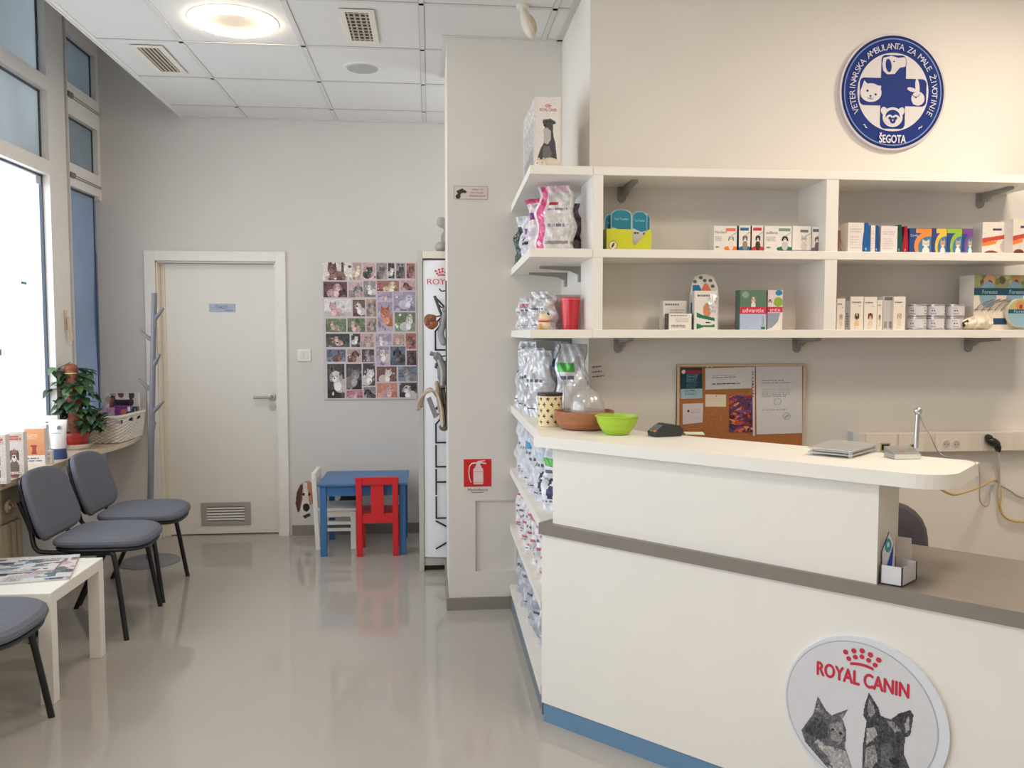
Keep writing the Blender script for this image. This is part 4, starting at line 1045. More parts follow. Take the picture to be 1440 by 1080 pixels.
for z, ys in ((zt2, (3.80, 4.2)), (zt3, (4.05,))):
    for y in ys:
        zb = z-BT; q = MB(); q.box(.678, .69, y-.018, y+.018, zb-.07, zb, GB); q.prism([(.678, y-.013, zb), (.50, y-.013, zb), (.50, y-.013, zb-.01), (.64, y-.013, zb-.02), (.678, y-.013, zb-.035)], (0, .026, 0), GB); q.build('bracket', 'bracket', sh, bevel=.003)

# ------------------------------------------------------------------ reception counter
ZW, ZB = .765, 1.095
Aw = onZ(757, 735, ZW); th = math.radians(45.7)
U2, N2 = Vector((math.cos(th), -math.sin(th), 0)), Vector((math.sin(th), math.cos(th), 0))
def sn(s, n, z=0): return Vector((Aw.x, Aw.y, 0))+U2*s+N2*n+Vector((0, 0, z))
ct = thing('reception_counter', 'white angled reception counter with a grey worktop and raised white bar', 'counter', (sn(1, .3).x, sn(1, .3).y, 0))
XS = .41; XI = .715; SL = 2.15
yi = Aw.y+(XI-Aw.x)*N2.y/N2.x
MB().prism([sn(0, 0, ZW-.042), sn(SL, 0, ZW-.042), sn(SL, .56, ZW-.042), sn(.44, .56, ZW-.042), (XI, yi, ZW-.042)], (0, 0, .042), (134, 126, 117)).build('worktop', 'greytop', ct, bevel=.002)
MB().prism([sn(.008, .012, .075), sn(SL, .012, .075), sn(SL, .04, .075), sn(.008, .04, .075)], (0, 0, ZW-.042-.075)).build('front_panel', 'white', ct)
M['kick'] = mat('blue_plinth', (104, 142, 174), .4, var=.03, scale=10)
MB().prism([sn(.012, .02, 0), sn(SL, .02, 0), sn(SL, .045, 0), sn(.012, .045, 0)], (0, 0, .075)).build('kick_plate', 'kick', ct)
q = MB(); q.box(XS+.012, XS+.03, Aw.y+.06, YP-.013, 0, .10, (120, 128, 136)); q.build('side_plinth', 'matte', ct)
for z, thk in ((ZW-.004, .036), (onZ(763, 846, .45).z+.008, .034), (.128, .034)):
    MB().prism([(XS, Aw.y+.022, z-thk), (XI, yi+.012, z-thk), (XI, YP-.001, z-thk), (XS+.008, YP-.001, z-thk)], (0, 0, thk)).build('side_shelf', 'white', ct, bevel=.002)
MB().box(XI, XI+.018, yi+.03, YP-.001, 0, ZB-.042).build('inner_panel', 'white', ct)
# raised bar
arcp = [sn(1.29+.105*math.sin(t), .075-.105*math.cos(t)) for t in [PI/2*i/8 for i in range(9)]]
pl = [(XS-.004, Aw.y+.0)]+[sn(.0, -.03)]+arcp+[sn(1.395, .31), sn(1.37, .335), sn(.27, .335), Vector((.69, 3.42, 0)), Vector((.69, YP-.001, 0)), Vector((XS+.012, YP-.001, 0))]
pl = [Vector((p[0], p[1], ZB-.04)) for p in pl]
pl = [Vector((XS-.002, Aw.y+.01, ZB-.04))]+pl[1:]
MB().prism(pl, (0, 0, .04)).build('bar_top', 'white', ct, bevel=.002)
MB().prism([sn(.045, .03, ZW), sn(1.205, .012, ZW), sn(1.205, .035, ZW), sn(.045, .053, ZW)], (0, 0, ZB-.04-ZW)).build('bar_panel', 'white', ct)
MB().prism([sn(1.188, .035, ZW), sn(1.205, .035, ZW), sn(1.205, .21, ZW), sn(1.188, .21, ZW)], (0, 0, ZB-.04-ZW)).build('bar_end_panel', 'white', ct)
MB().prism([sn(.06, .19, ZW), sn(1.188, .19, ZW), sn(1.188, .21, ZW), sn(.06, .21, ZW)], (0, 0, ZB-.04-ZW)).build('bar_back_panel', 'white', ct)

# round pet food sign on the counter front
PN = .012
def onF(px, py, off=PN): return onP(px, py, sn(0, off), N2)
def fco(px, py):
    v = onF(px, py, PN-.014)-Vector((Aw.x, Aw.y, 0)); return v.dot(U2), v.z
sL, sR = fco(1104, 965)[0], fco(1336, 1020)[0]; zT = fco(1205, 895)[1]
RD = (sR-sL)/2; sC = (sL+sR)/2; zC = zT-RD
dt = thing('round_logo_sign', 'round white sign with red lettering, a cat and a dog on the counter front', 'sign', sn(sC, 0, zC-RD))
cen = sn(sC, PN, zC)
q = MB(); n = 72; ps = [cen+U2*RD*math.cos(2*PI*i/n)+Vector((0, 0, RD*math.sin(2*PI*i/n))) for i in range(n)]; q.prism(ps, N2*-.012, (222, 226, 234), True)
q.build('acrylic_disc', 'gloss', dt)
q = MB(); f = Flat(q, cen-N2*.0128, U2, (0, 0, 1), N2*-1)
def loc(px, py): s_, z_ = fco(px, py); return s_-sC, z_-zC
ri = RD*.93
f.ell(-RD*.05, -.0, ri, ri, (216, 216, 220), n=72); f.ring(-RD*.05, 0, ri*.985, ri, (176, 180, 190)); f.up()
cv = Canvas(230, 230, (216, 216, 220)).clear()
def k2(x, y):
    a, b_ = loc(1080+x/4.8, 860+y/4.8); return (a/ri+1)/2, (1-b_/ri)/2
D1, D2, L1, L2 = (62, 62, 68), (92, 92, 98), (140, 138, 138), (168, 166, 164)
P_ = lambda pts, c: cv.poly([k2(*p) for p in pts], c)
P_([(335, 572), (305, 690), (225, 800), (250, 880), (320, 960), (420, 1080), (520, 1240), (660, 1300), (620, 1160), (565, 1056), (520, 920), (527, 800), (502, 725), (540, 660), (470, 685), (430, 702), (392, 668)], D2)
P_([(335, 600), (325, 680), (360, 680)], L1); P_([(520, 680), (480, 700), (500, 730)], L1)
P_([(420, 760), (500, 740), (520, 830), (490, 890), (420, 860)], L1); P_([(300, 820), (380, 900), (520, 940), (600, 1150), (520, 1200), (400, 1040)], L2); P_([(240, 800), (330, 720), (400, 760), (400, 860), (330, 860)], D1); P_([(330, 900), (400, 980), (440, 1060), (380, 1020)], D2)
P_([(680, 546), (650, 640), (642, 700), (665, 740), (640, 900), (635, 1080), (680, 1300), (1010, 1300), (980, 1120), (915, 960), (925, 850), (960, 835), (982, 700), (960, 664), (880, 690), (830, 728), (760, 705), (745, 650)], D1)
P_([(682, 590), (668, 660), (690, 720), (720, 690), (715, 640)], L1); P_([(950, 700), (920, 760), (930, 820), (955, 800)], L2); P_([(665, 790), (720, 780), (740, 830), (690, 880), (660, 900)], L2); P_([(800, 740), (850, 745), (900, 800), (860, 820)], L1); P_([(660, 920), (720, 900), (740, 1000), (700, 1060), (650, 1050)], L1); P_([(760, 900), (830, 880), (860, 1000), (820, 1100), (760, 1050)], D2); P_([(740, 1100), (900, 1060), (950, 1250), (780, 1280)], L1)
c1 = k2(455, 800); cv.ell(c1[0]-.02, c1[1], .012, .01, (30, 32, 28)); cv.ell(c1[0]+.035, c1[1]+.012, .012, .01, (30, 32, 28)); c1 = k2(500, 850); cv.ell(*c1, .012, .008, (40, 36, 36))
c1 = k2(850, 1010); cv.ell(*c1, .03, .024, (20, 20, 22)); c1 = k2(760, 850); cv.ell(*c1, .014, .012, (20, 20, 22)); c1 = k2(880, 880); cv.ell(*c1, .014, .012, (20, 20, 22))
rf = random.Random(12); m0 = cv.m.copy(); a0 = cv.a.copy()
for i in range(1500):
    x, y = rf.random(), rf.random(); iy, ix = int(y*230), int(x*230)
    if not m0[iy, ix]: continue
    base = a0[iy, ix]; d_ = rf.choice((-26, -16, 18, 30)); an = PI/2+rf.uniform(-.5, .5)+(.5 if x < .5 else -.1); L_ = rf.uniform(.012, .035)
    cv.line(x, y, x+L_*math.cos(an), y+L_*math.sin(an), .006, tuple(np.clip(base+d_, 30, 205)))
cv.m &= m0 | (np.roll(m0, 2, 0) & np.roll(m0, 1, 1)); cv.m &= (((cv.U-.5)**2+(cv.V-.5)**2) < .243)
cv.noise(13, 1, 2); cv.noise(9, 4, 5)
q.sheet(cv, f.at(-ri-RD*.0, ri), U2*2*ri, (0, 0, -2*ri)); f.up()
a, c = loc(1149, 944), loc(1278, 969); mid = ((a[0]+c[0])/2, (loc(1150, 943)[1]+loc(1276, 968)[1])/2)
f.text('ROYAL CANIN', mid[0], mid[1], c[0]-a[0], .040, (198, 44, 66), 0, .0018); cc = loc(1212, 927); crown(f, cc[0], cc[1]-.006, .1, (198, 44, 66))
q.build('printed_face', 'satin', dt)

# ------------------------------------------------------------------ round clinic logo on the wall
lg = thing('clinic_logo_sign', 'round blue clinic sign with a cross of animal heads on the wall', 'sign', (2.06, YW-.02, 2.3))
lc = onY(1256, 129.5, YW-.022); lr = .5*(onY(1331, 129, YW-.02).x-onY(1182, 129, YW-.02).x)
q = MB(); q.prism([(lc.x+lr*math.cos(2*PI*i/80), YW-.02, lc.z+lr*1.03*math.sin(2*PI*i/80)) for i in range(80)], (0, .02, 0), (196, 190, 196), True); q.build('backing_disc', 'satin', lg)
q = MB(); f = Flat(q, (lc.x, YW-.0206, lc.z), (1, 0, 0), (0, 0, 1.03), (0, -1, 0)); R_ = lr; NB, WH = (20, 46, 118), (214, 210, 210)
f.ell(0, 0, R_*.965, R_*.965, (16, 34, 92), n=80); f.up(); f.ring(0, 0, R_*.90, R_*.92, (120, 146, 200)); f.ring(0, 0, R_*.66, R_*.90, NB); f.ell(0, 0, R_*.67, R_*.67, WH, n=72); f.up()
aw, al = .235*R_, .63*R_
f.poly(rrect(0, 0, 2*aw, 2*al, .085*R_), NB); f.up(); f.poly(rrect(0, 0, 2*al, 2*aw, .085*R_), NB); f.up()
k = R_
# dog (top), cat (one arm), rabbit (other arm), bear-like face (bottom)
f.poly([(x*k, y*k) for x, y in ((-.2, .58), (-.05, .615), (.08, .585), (.2, .60), (.225, .56), (.22, .44), (.12, .42), (.06, .36), (.02, .31), (-.12, .30), (-.2, .36), (-.22, .48))], WH)
f.ell(-.42*k, -.02*k, .2*k, .16*k, WH); f.poly([(x*k, y*k) for x, y in ((-.61, .02), (-.55, .185), (-.45, .10))], WH); f.poly([(x*k, y*k) for x, y in ((-.40, .11), (-.23, .10), (-.24, -.06))], WH)
f.ell(.47*k, -.10*k, .125*k, .12*k, WH); f.ell(.455*k, .1*k, .04*k, .14*k, WH, .12); f.ell(.35*k, .05*k, .09*k, .035*k, WH, -.25); f.poly([(x*k, y*k) for x, y in ((.38, -.2), (.36, -.13), (.44, -.08), (.46, -.2))], WH)
f.ell(0, -.43*k, .19*k, .17*k, WH); f.ell(-.16*k, -.33*k, .06*k, .075*k, WH, .5); f.ell(.16*k, -.33*k, .06*k, .075*k, WH, -.5); f.up()
f.ell(-.1*k, .45*k, .055*k, .115*k, NB, .15); f.ell(.0*k, .52*k, .016*k, .012*k, NB, n=10); f.poly([(x*k, y*k) for x, y in ((.06, .42), (.1, .395), (.12, .40), (.08, .41))], NB)
f.ell(-.485*k, .01*k, .02*k, .02*k, NB, n=12); f.ell(-.33*k, -.05*k, .02*k, .02*k, NB, n=12); f.ell(-.425*k, -.075*k, .02*k, .014*k, NB, n=12); f.ring(-.45*k, -.10*k, .02*k, .028*k, NB, 10, PI, 2*PI); f.ring(-.40*k, -.11*k, .02*k, .028*k, NB, 10, PI, 2*PI)
f.ell(.43*k, -.08*k, .016*k, .016*k, NB, n=12); f.ring(.43*k, .0*k, .07*k, .078*k, NB, 12, PI*1.1, PI*1.9)
f.ell(0, -.42*k, .135*k, .115*k, NB); f.up(); f.ell(-.06*k, -.47*k, .075*k, .08*k, WH); f.ell(.06*k, -.47*k, .075*k, .08*k, WH); f.up(); f.ell(-.055*k, -.45*k, .03*k, .026*k, NB); f.ell(.055*k, -.45*k, .03*k, .026*k, NB); f.ell(0, -.49*k, .055*k, .05*k, NB); f.up(); f.poly([(-.02*k, -.475*k), (.02*k, -.475*k), (0, -.505*k)], WH)
f.arctext('VETERINARSKA AMBULANTA ZA MALE ŽIVOTINJE', R_*.775, math.radians(206), math.radians(-28), R_*.105, (206, 208, 222))
f.text('ŠEGOTA', -.0*k, -.79*k, .50*k, .17*k, (214, 214, 224), 0, .0012)
for sx in (-1, 1): f.text('~', sx*.52*k, -.60*k, .09*k, .035*k, (206, 208, 222), sx*.7)
q.build('printed_face', 'print', lg)

# faint lettering on the wall
q = MB(); f = Flat(q, onY(844, 523, YW-.0006), (1, 0, 0), (0, 0, 1), (0, -1, 0))
for i, (w_, y_) in enumerate(((.042, .022), (.042, 0), (.052, -.021))):
    x = -.035; r = random.Random(i)
    while x < -.035+w_: d = r.uniform(.005, .013); f.poly([(x, y_+.1*x), (min(x+d, -.035+w_), y_+.1*(x+d)), (min(x+d, -.035+w_), y_+.005+.1*(x+d)), (x, y_+.005+.1*x)], (92, 82, 74)); x += d+.003
tag(q.build('wall_lettering', 'matte'), 'three tiny lines of dark lettering on the wall beside the silver bags', 'lettering')

# ------------------------------------------------------------------ packs on the wall shelf
YI = 3.385
def pack(name, label, cat, px0, px1, pyt, z, cvf=None, y=YI, d=.06, side=(226, 220, 212), rot=0.0, group=None, m='satin', extra=None, lean=0.0):
    a, c = onY(px0, 400, y), onY(px1, 400, y); h = onY((px0+px1)/2, pyt, y).z-z; w = (c.x-a.x)/math.cos(rot)
    q = MB(); q.box(-w/2, w/2, 0, d, 0, h, side)
    if cvf: q.sheet(cvf(), (-w/2, -.0006, h), (w, 0, 0), (0, 0, -h))
    if extra: extra(Flat(q, (0, -.0012, 0), (1, 0, 0), (0, 0, 1), (0, -1, 0)), w, h)
    q.xf(Matrix.Translation(((a.x+c.x)/2, y+abs(math.sin(rot))*w/2, z+.0003))@Matrix.Rotation(rot, 4, 'Z')@Matrix.Rotation(lean, 4, 'X'))
    return tag(q.build(name, m), label, cat, group)
W0 = (232, 226, 218)
G1 = 'tablet boxes on the middle shelf board'
def c_tab(acc, dog, wide=False, seed=1, body=None, band=None):
    def f():
        cv = Canvas(70 if wide else 40, 70, W0)
        x0 = .5 if wide else 0.08
        cv.rect(x0 if wide else 0, .86, 1, 1, acc); cv.ell((x0+1)/2, .88, (1-x0)*.62, .1, acc)
        cv.dog((x0+1)/2, .48, .22, dog, tuple(int(k*.6) for k in dog), asp=(.85 if wide else 1.6)*1.0, body=body or dog)
        cv.rect(x0+.02 if wide else .1, .09, .95 if wide else .85, .2, band or acc)
        cv.line(.72 if wide else .45, .42, .98, .24, .02, (120, 120, 124))
        if wide: cv.words(.06, .42, .42, .62, 3, (170, 168, 166), seed); cv.words(.06, .8, .3, .9, 1, (120, 116, 112), seed+1)
        return cv
    return f
def word(t, x, y, w, h, c): return lambda f, W_, H_: f.text(t, x*W_, y*H_, w*W_, h*H_, c)
pack('tablet_box', 'white and orange flea tablet box with a white dog, first of its row', 'box', 1003, 1035, 318, zt2, c_tab((232, 120, 52), (226, 216, 204), True, 3, band=(236, 110, 84)), group=G1, extra=word('NexGard', -.2, .76, .5, .1, (70, 84, 120)), d=.08)
pack('tablet_box', 'tablet box with a blue foot and a brown and white dog', 'box', 1038, 1054, 317, zt2, c_tab((36, 106, 160), (150, 132, 116), seed=4), group=G1, side=(40, 70, 110), y=YI+.006)
pack('tablet_box', 'tablet box with a red foot and a dark brown dog', 'box', 1056, 1072, 317, zt2, c_tab((204, 50, 62), (74, 46, 42), seed=5), group=G1, side=(190, 60, 70), y=YI+.008)
pack('tablet_box', 'wide white tablet box with a green foot and a black and white dog', 'box', 1074, 1112, 318, zt2, c_tab((34, 112, 88), (70, 70, 74), True, 6, (200, 196, 190), (120, 150, 130)), group=G1, extra=word('adline', -.24, .74, .42, .1, (90, 90, 90)), d=.08)
pack('tablet_box', 'white tablet box with a pale cat beside the green-footed box', 'box', 1113, 1139, 318, zt2, lambda: Canvas(50, 70, W0).cat(.62, .5, .24, (196, 188, 184), asp=1.3, body=(206, 198, 194)).rect(.42, .14, .85, .24, (96, 116, 124)).line(.7, .4, .98, .28, .02, (120, 120, 124)).rect(0, .92, 1, 1, (150, 150, 170)), group=G1)
pack('tablet_box', 'white tablet box with a brown dog, last of the row beside the upright', 'box', 1140, 1154, 319, zt2, c_tab((120, 120, 150), (120, 92, 88), seed=8, band=(96, 110, 122)), group=G1, y=YI+.01)
# display tray of teal packets
yd = YI; a, c = onY(853, 349, yd), onY(916, 349, yd); htr = onY(880, 322, yd).z-zt2; w_ = c.x-a.x
t = thing('display_tray', 'lime yellow cardboard tray holding teal packets', 'tray', ((a.x+c.x)/2, yd, zt2)); LY = (206, 208, 44)
q = MB(); q.prism([(a.x+w_*x, yd, zt2+.0003+htr*z) for x, z in ((0, 0), (1, 0), (1, 1.0), (.93, .98), (.68, .32), (.63, .24), (.6, .28), (.575, .36), (.575, .98), (0, 1))], (0, .004, 0), LY)
q.box(a.x, a.x+.004, yd+.004, yd+.1, zt2, zt2+htr*1.05, (120, 126, 30)); q.box(c.x-.004, c.x, yd+.004, yd+.1, zt2, zt2+htr, LY); q.box(a.x, c.x, yd+.096, yd+.1, zt2, zt2+htr, LY); q.box(a.x+.004, c.x-.004, yd+.004, yd+.096, zt2+.0003, zt2+.003, LY)
f = Flat(q, (a.x+w_*.14, yd-.0008, zt2+htr*.24), (1, 0, 0), (0, 0, 1), (0, -1, 0)); f.ell(0, 0, .018, .018, (90, 80, 40)); f.up(); f.ell(0, 0, .016, .016, (236, 226, 190)); f.up(); f.ell(0, 0, .004, .012, (60, 40, 30), -.5, 12)
q.build('tray_body', 'satin', t)
def teal(px0, px1, pyt, dy, label):
    y = yd+dy; a, c = onY(px0, 330, y), onY(px1, 330, y); h = onY(px0, pyt, y).z-zt2-.005; w = c.x-a.x; xm_ = (a.x+c.x)/2; z0 = zt2+.005
    q = MB(); out = [(-w/2, 0), (w/2, 0), (w/2, h*.86)]+[(w/2*math.cos(t_), h*.86+h*.14*math.sin(t_)) for t_ in [PI*i/10 for i in range(1, 10)]]+[(-w/2, h*.86)]
    q.prism([(xm_+x, y, z0+z) for x, z in out], (0, .005, 0), (168, 206, 214))
    f = Flat(q, (xm_, y-.0006, z0), (1, 0, 0), (0, 0, 1), (0, -1, 0)); k = .93
    f.poly([(x*k, max(z, h*.46)*.985) for x, z in out if True], (20, 124, 150)); f.poly([(-w/2*k, h*.1), (w/2*k, h*.1), (w/2*k, h*.5), (w*.1, h*.47), (-w/2*k, h*.56)], (216, 214, 208)); f.up(); f.text('Tick Twister', 0, h*.76, w*.7, h*.055, (170, 214, 222)); f.ell(.3*w, h*.42, w*.1, w*.1, (150, 110, 90)); f.ell(-.3*w, h*.44, w*.1, w*.07, (90, 70, 66)); f.ell(-.12*w, h*.44, w*.07, w*.06, (90, 70, 66))
    tag(q.build('tick_remover_pack', 'satin'), label, 'packet', 'teal packets in the lime tray')
teal(859, 888, 294, .022, 'teal round-topped packet at the middle of the lime tray, front one')
teal(889, 910, 297, .024, 'teal round-topped packet behind the notch of the lime tray')
teal(850.5, 866, 301, .045, 'teal packet half hidden behind the front packet, by the upright'); teal(891, 914, 299, .06, 'teal packet standing at the very back of the lime tray')
# section beyond the upright
G2 = 'white packs beside the upright on the middle board'
q = MB(); a = onY(1184, 349, YI+.03); hh = onY(1184, 322, YI+.03).z-zt2
q.obox((a.x, YI+.05, zt2+hh/2), (.022, 0, -.006), (0, .002, 0), (.01, .03, hh/2), (146, 110, 92)); q.obox((a.x+.012, YI+.044, zt2+hh*.42), (.018, 0, .004), (0, .002, 0), (-.004, .03, hh*.4), (170, 160, 164))
tag(q.build('photo_leaflet', 'paper'), 'small brown photo leaflet leaning by the upright on the middle board', 'leaflet')
def spine(col, px0, px1, pyt, label, y=YI):
    a, c = onY(px0, 350, y), onY(px1, 350, y); h = onY(px0, pyt, y).z-zt2; w = c.x-a.x
    q = MB(); pr = [(.26, 1), (.78, 1), (.8, .82), (.92, .55), (1, .3), (1, .08), (.92, 0), (.12, 0), (.0, .1), (.02, .32), (.14, .6), (.3, .84)]
    q.prism([(a.x+w*x, y, zt2+.0003+h*z) for x, z in pr], (0, .05, 0), col); q.blob((a.x+w*.4, y-.002, zt2+h*.12), w*.14, .003, h*.05, tuple(min(255, k_+90) for k_ in col), 8, 6)
    return tag(q.build('shampoo_bottle', 'gloss'), label, 'bottle', 'tapered bottles on the middle board')
def c_txt(s): return lambda: Canvas(40, 50, (228, 220, 216)).words(.1, .2, .9, .35, 2, (190, 180, 184), s).words(.1, .45, .9, .9, 5, (206, 196, 198), s+1)
pack('white_carton', 'white carton between the leaflet and the first blue bottle', 'box', 1191, 1214, 313, zt2, c_txt(2), group=G2, rot=.06); spine((38, 96, 160), 1213, 1223, 313, 'larger tapered blue bottle by the first white carton')
pack('white_carton', 'narrow white carton between the two blue bottles', 'box', 1223, 1229, 317, zt2, c_txt(4), group=G2); spine((36, 80, 140), 1229, 1236, 317, 'smaller tapered blue bottle by the second white carton')
pack('white_carton', 'white carton between the small blue and the green bottle', 'box', 1237, 1260, 318, zt2, c_txt(6), group=G2); spine((26, 76, 72), 1260, 1269, 316, 'tapered dark green bottle'); spine((164, 32, 52), 1269, 1277, 318, 'tapered dark red bottle')
def c_band(c1, fur):
    def f():
        cv = Canvas(44, 60, (40, 70, 130)); cv.ell(.95, .8, .75, .62, c1, .5); cv.ell(1.0, .85, .62, .5, (70, 120, 160), .5); cv.rect(.3 if c1[0] > 225 else 0, .02, 1, .2, c1); cv.cat(.75, .62, .26, fur, asp=1.3, body=(230, 224, 214)); return cv.noise(5)
    return f
G3 = 'blue spot-on boxes on the middle board'
pack('spot_on_box', 'blue box with an orange band beside the red bottle', 'box', 1277, 1308, 321, zt2, c_band((230, 140, 70), (220, 206, 190)), group=G3, side=(40, 60, 120), extra=word('Comfy', -.28, .7, .34, .13, (210, 214, 230)))
pack('spot_on_box', 'blue box with a yellow band', 'box', 1308.5, 1329, 321, zt2, c_band((226, 190, 70), (206, 150, 120)), group=G3, side=(40, 60, 120), y=YI+.004)
pack('spot_on_box', 'blue box with a lime green band', 'box', 1329.5, 1350.5, 321, zt2, c_band((150, 184, 60), (170, 160, 150)), group=G3, side=(40, 60, 120), y=YI+.008)
pack('spot_on_box', 'blue box with a purple band', 'box', 1351, 1366, 322, zt2, c_band((120, 70, 140), (200, 150, 120)), group=G3, side=(60, 56, 130), y=YI+.012)
def c_hill(o): 
    def f():
        cv = Canvas(50, 60, (224, 214, 202)); cv.poly([(0, .5), (1, .36), (1, .48), (0, .64)], (196, 72, 54)); cv.poly([(0, .64), (.5, .57), (.45, .68), (0, .76)], (232, 130, 60)); cv.rect(.35, .2, .65, .27, (70, 60, 110)); cv.ell(.8, .75, .2, .2, (190, 184, 170)); cv.ell(.3, 1, .25, .12, (120, 66, 46)); return cv.noise(5, 1, o)
    return f
pack('treat_bag_box', 'white box with a slanting red and orange stripe', 'box', 1382, 1421, 312, zt2, c_hill(1), group='red-striped treat boxes', d=.08, rot=-.1)
pack('treat_bag_box', 'white box with a dark red stripe at the picture edge', 'box', 1422, 1452, 308, zt2, c_hill(2), group='red-striped treat boxes', d=.08, rot=.02, y=YI-.05)
# lower board
def c_pip(s): return lambda: Canvas(50, 50, W0).words(.08, .1, .9, .2, 1, (120, 110, 106), s).words(.3, .3, .9, .55, 3, (186, 178, 172), s+1).words(.1, .7, .9, .9, 2, (90, 80, 78), s+2)
pack('pipette_box', 'white pipette box standing behind another white box', 'box', 933, 966, 423, zt3, c_pip(1), y=YI+.07, group='white pipette boxes on the lower board')
pack('pipette_box', 'low white pipette box in front of the taller white one', 'box', 941, 973, 441, zt3, c_pip(5), group='white pipette boxes on the lower board', side=(60, 56, 54))
yd = YI+.05; a, c = onY(970, 460, yd), onY(1010, 460, yd); h = onY(990, 385, yd).z-zt3; w = c.x-a.x
q = MB(); xm_ = (a.x+c.x)/2; out = [(-w/2, 0), (w/2, 0), (w/2, h*.6), (w*.46, h*.78), (w*.3, h*.95), (0, h), (-w*.34, h*.95), (-w*.44, h*.82), (-w/2, h*.6)]
q.prism([(xm_+x, yd, zt3+.0003+z) for x, z in out], (0, .008, 0), (216, 212, 206)); f = Flat(q, (xm_, yd-.0006, zt3), (1, 0, 0), (0, 0, 1), (0, -1, 0))
f.poly([(-w*.42, h*.62), (-w*.05, h*.66), (-w*.2, h*.80), (-w*.42, h*.80)], (30, 116, 160)); f.poly([(-w*.2, h*.62), (w*.3, h*.64), (w*.1, h*.82), (w*.0, h*.84)], (214, 122, 88)); f.poly([(w*.1, h*.62), (w*.48, h*.62), (w*.3, h*.70)], (40, 90, 140)); f.poly([(-w*.48, h*.2), (-w*.2, h*.2), (-w*.3, h*.5), (-w*.48, h*.48)], (40, 120, 160))
for x_, z_ in ((-.34, .86), (-.14, .93), (.0, .88), (.2, .88), (.28, .78)): f.ell(x_*w, z_*h, w*.07, w*.06, (90, 100, 84), n=10)
tag(q.build('display_card', 'satin'), 'round-topped cardboard display with a blue and orange print', 'display')
def c_grn(): return Canvas(50, 60, (228, 222, 212)).words(.12, .1, .9, .2, 1, (110, 104, 100), 2).ell(.55, .5, .18, .18, (214, 140, 100)).poly([(.1, .55), (.35, .62), (.9, .7), (.9, .78), (.1, .68)], (30, 120, 90)).poly([(.1, .84), (.1, .99), (.4, .94), (.9, .93), (.9, .87), (.4, .89)], (20, 120, 80)).words(.5, .8, .8, .86, 1, (60, 60, 60), 4)
pack('pipette_box', 'white and green pipette box in front of the round-topped display', 'box', 977, 1009, 409, zt3, c_grn, group='white pipette boxes on the lower board', d=.03)
q = MB(); a = onY(1001, 420, YI-.004)
cvb = Canvas(14, 20, (226, 224, 222)).noise(22, 2, 4)
q.canvas(cvb, lambda u, v: Vector((a.x-.012+.034*u+.003*math.sin(v*9), YI-.003-.012*math.sin(PI*u)*math.sin(PI*v), a.z+.02-.075*v)), True)
tag(q.build('foil_sachet', 'foil'), 'shiny foil sachet hanging on the white and green box', 'sachet')
def c_adv(): return Canvas(60, 80, (176, 190, 214)).rect(0, 0, 1, .42, (92, 124, 100)).ell(.2, .12, .14, .08, (140, 160, 140)).dog(.5, .24, .13, (220, 200, 180), (190, 150, 120), asp=1.1, body=(230, 222, 212)).rect(0, .42, 1, .6, (206, 52, 76)).rect(.84, .65, .9, .9, (150, 176, 170)).rect(.8, .92, .95, .99, (50, 110, 80)).noise(5)
pack('flea_drops_box', 'larger green, red and pale blue dog flea drops box', 'box', 1041, 1079, 408, zt3, c_adv, group='red-banded flea drops boxes', side=(90, 110, 100), extra=word('advantix', 0, .49, .82, .11, (240, 224, 226)), d=.05, rot=.03)
def c_adv2(): return Canvas(40, 80, (232, 226, 216)).rect(0, 0, 1, .42, (224, 206, 204)).ell(.7, .3, .3, .12, (140, 170, 60)).dog(.15, .28, .1, (120, 90, 80), (60, 40, 40), asp=1.5).ell(.74, .07, .24, .07, (40, 130, 170)).rect(0, .42, 1, .56, (204, 52, 80)).poly([(0, .58), (.85, .58), (.7, .8), (.3, .95), (0, .99)], (150, 158, 172)).noise(4)
pack('flea_drops_box', 'smaller white flea drops box with a red band, half behind the green one', 'box', 1080, 1101, 408, zt3, c_adv2, group='red-banded flea drops boxes', side=(214, 70, 90), extra=word('antix', 0, .5, .7, .08, (240, 224, 226)), y=YI+.006)
def c_mil(fur, ear, kind=0, cut=False):
    def f():
        cv = Canvas(44, 76, (230, 222, 212)); cv.words(.1, .16, .85, .22, 1, (140, 96, 92), kind); cv.words(.6, .27, .85, .31, 1, (90, 70, 66), kind+4)
        cv.dog(.5, .58, .2, fur, ear, (60, 44, 40) if kind == 2 else (226, 200, 180), asp=1.5, body=(226, 196, 140) if kind == 2 else (222, 204, 178)); cv.rect(0, .9, 1, 1, (230, 222, 212)); cv.words(.3, .93, .7, .96, 1, (170, 120, 110), 9); return cv
    return f
G4 = 'dog tablet boxes on the lower board'
pack('dog_tablet_box', 'white box with a grey dog half behind the upright', 'box', 1178, 1189, 420, zt3, c_mil((190, 180, 170), (120, 116, 112), 1), group=G4)
pack('dog_tablet_box', 'white box with a pug photo', 'box', 1197, 1215, 417, zt3, c_mil((206, 170, 120), (50, 40, 36), 2), group=G4, d=.06)
pack('dog_tablet_box', 'grey end of a white box between the pug box and the grey dog box', 'box', 1190, 1196.5, 417, zt3, lambda: Canvas(10, 40, (170, 166, 166)).rect(0, 0, 1, .12, (120, 116, 112)).words(.1, .5, .9, .95, 6, (110, 106, 106), 3), group=G4, y=YI+.012)
pack('dog_tablet_box', 'white box with a long-eared brown and white dog', 'box', 1216, 1234, 417.5, zt3, c_mil((110, 58, 44), (96, 46, 36), 3), group=G4, y=YI+.004)
pack('dog_tablet_box', 'narrow visible strip of a white box with a brown dog', 'box', 1234.5, 1242, 422, zt3, c_mil((160, 90, 60), (130, 70, 46), 4), group=G4, y=YI+.012)
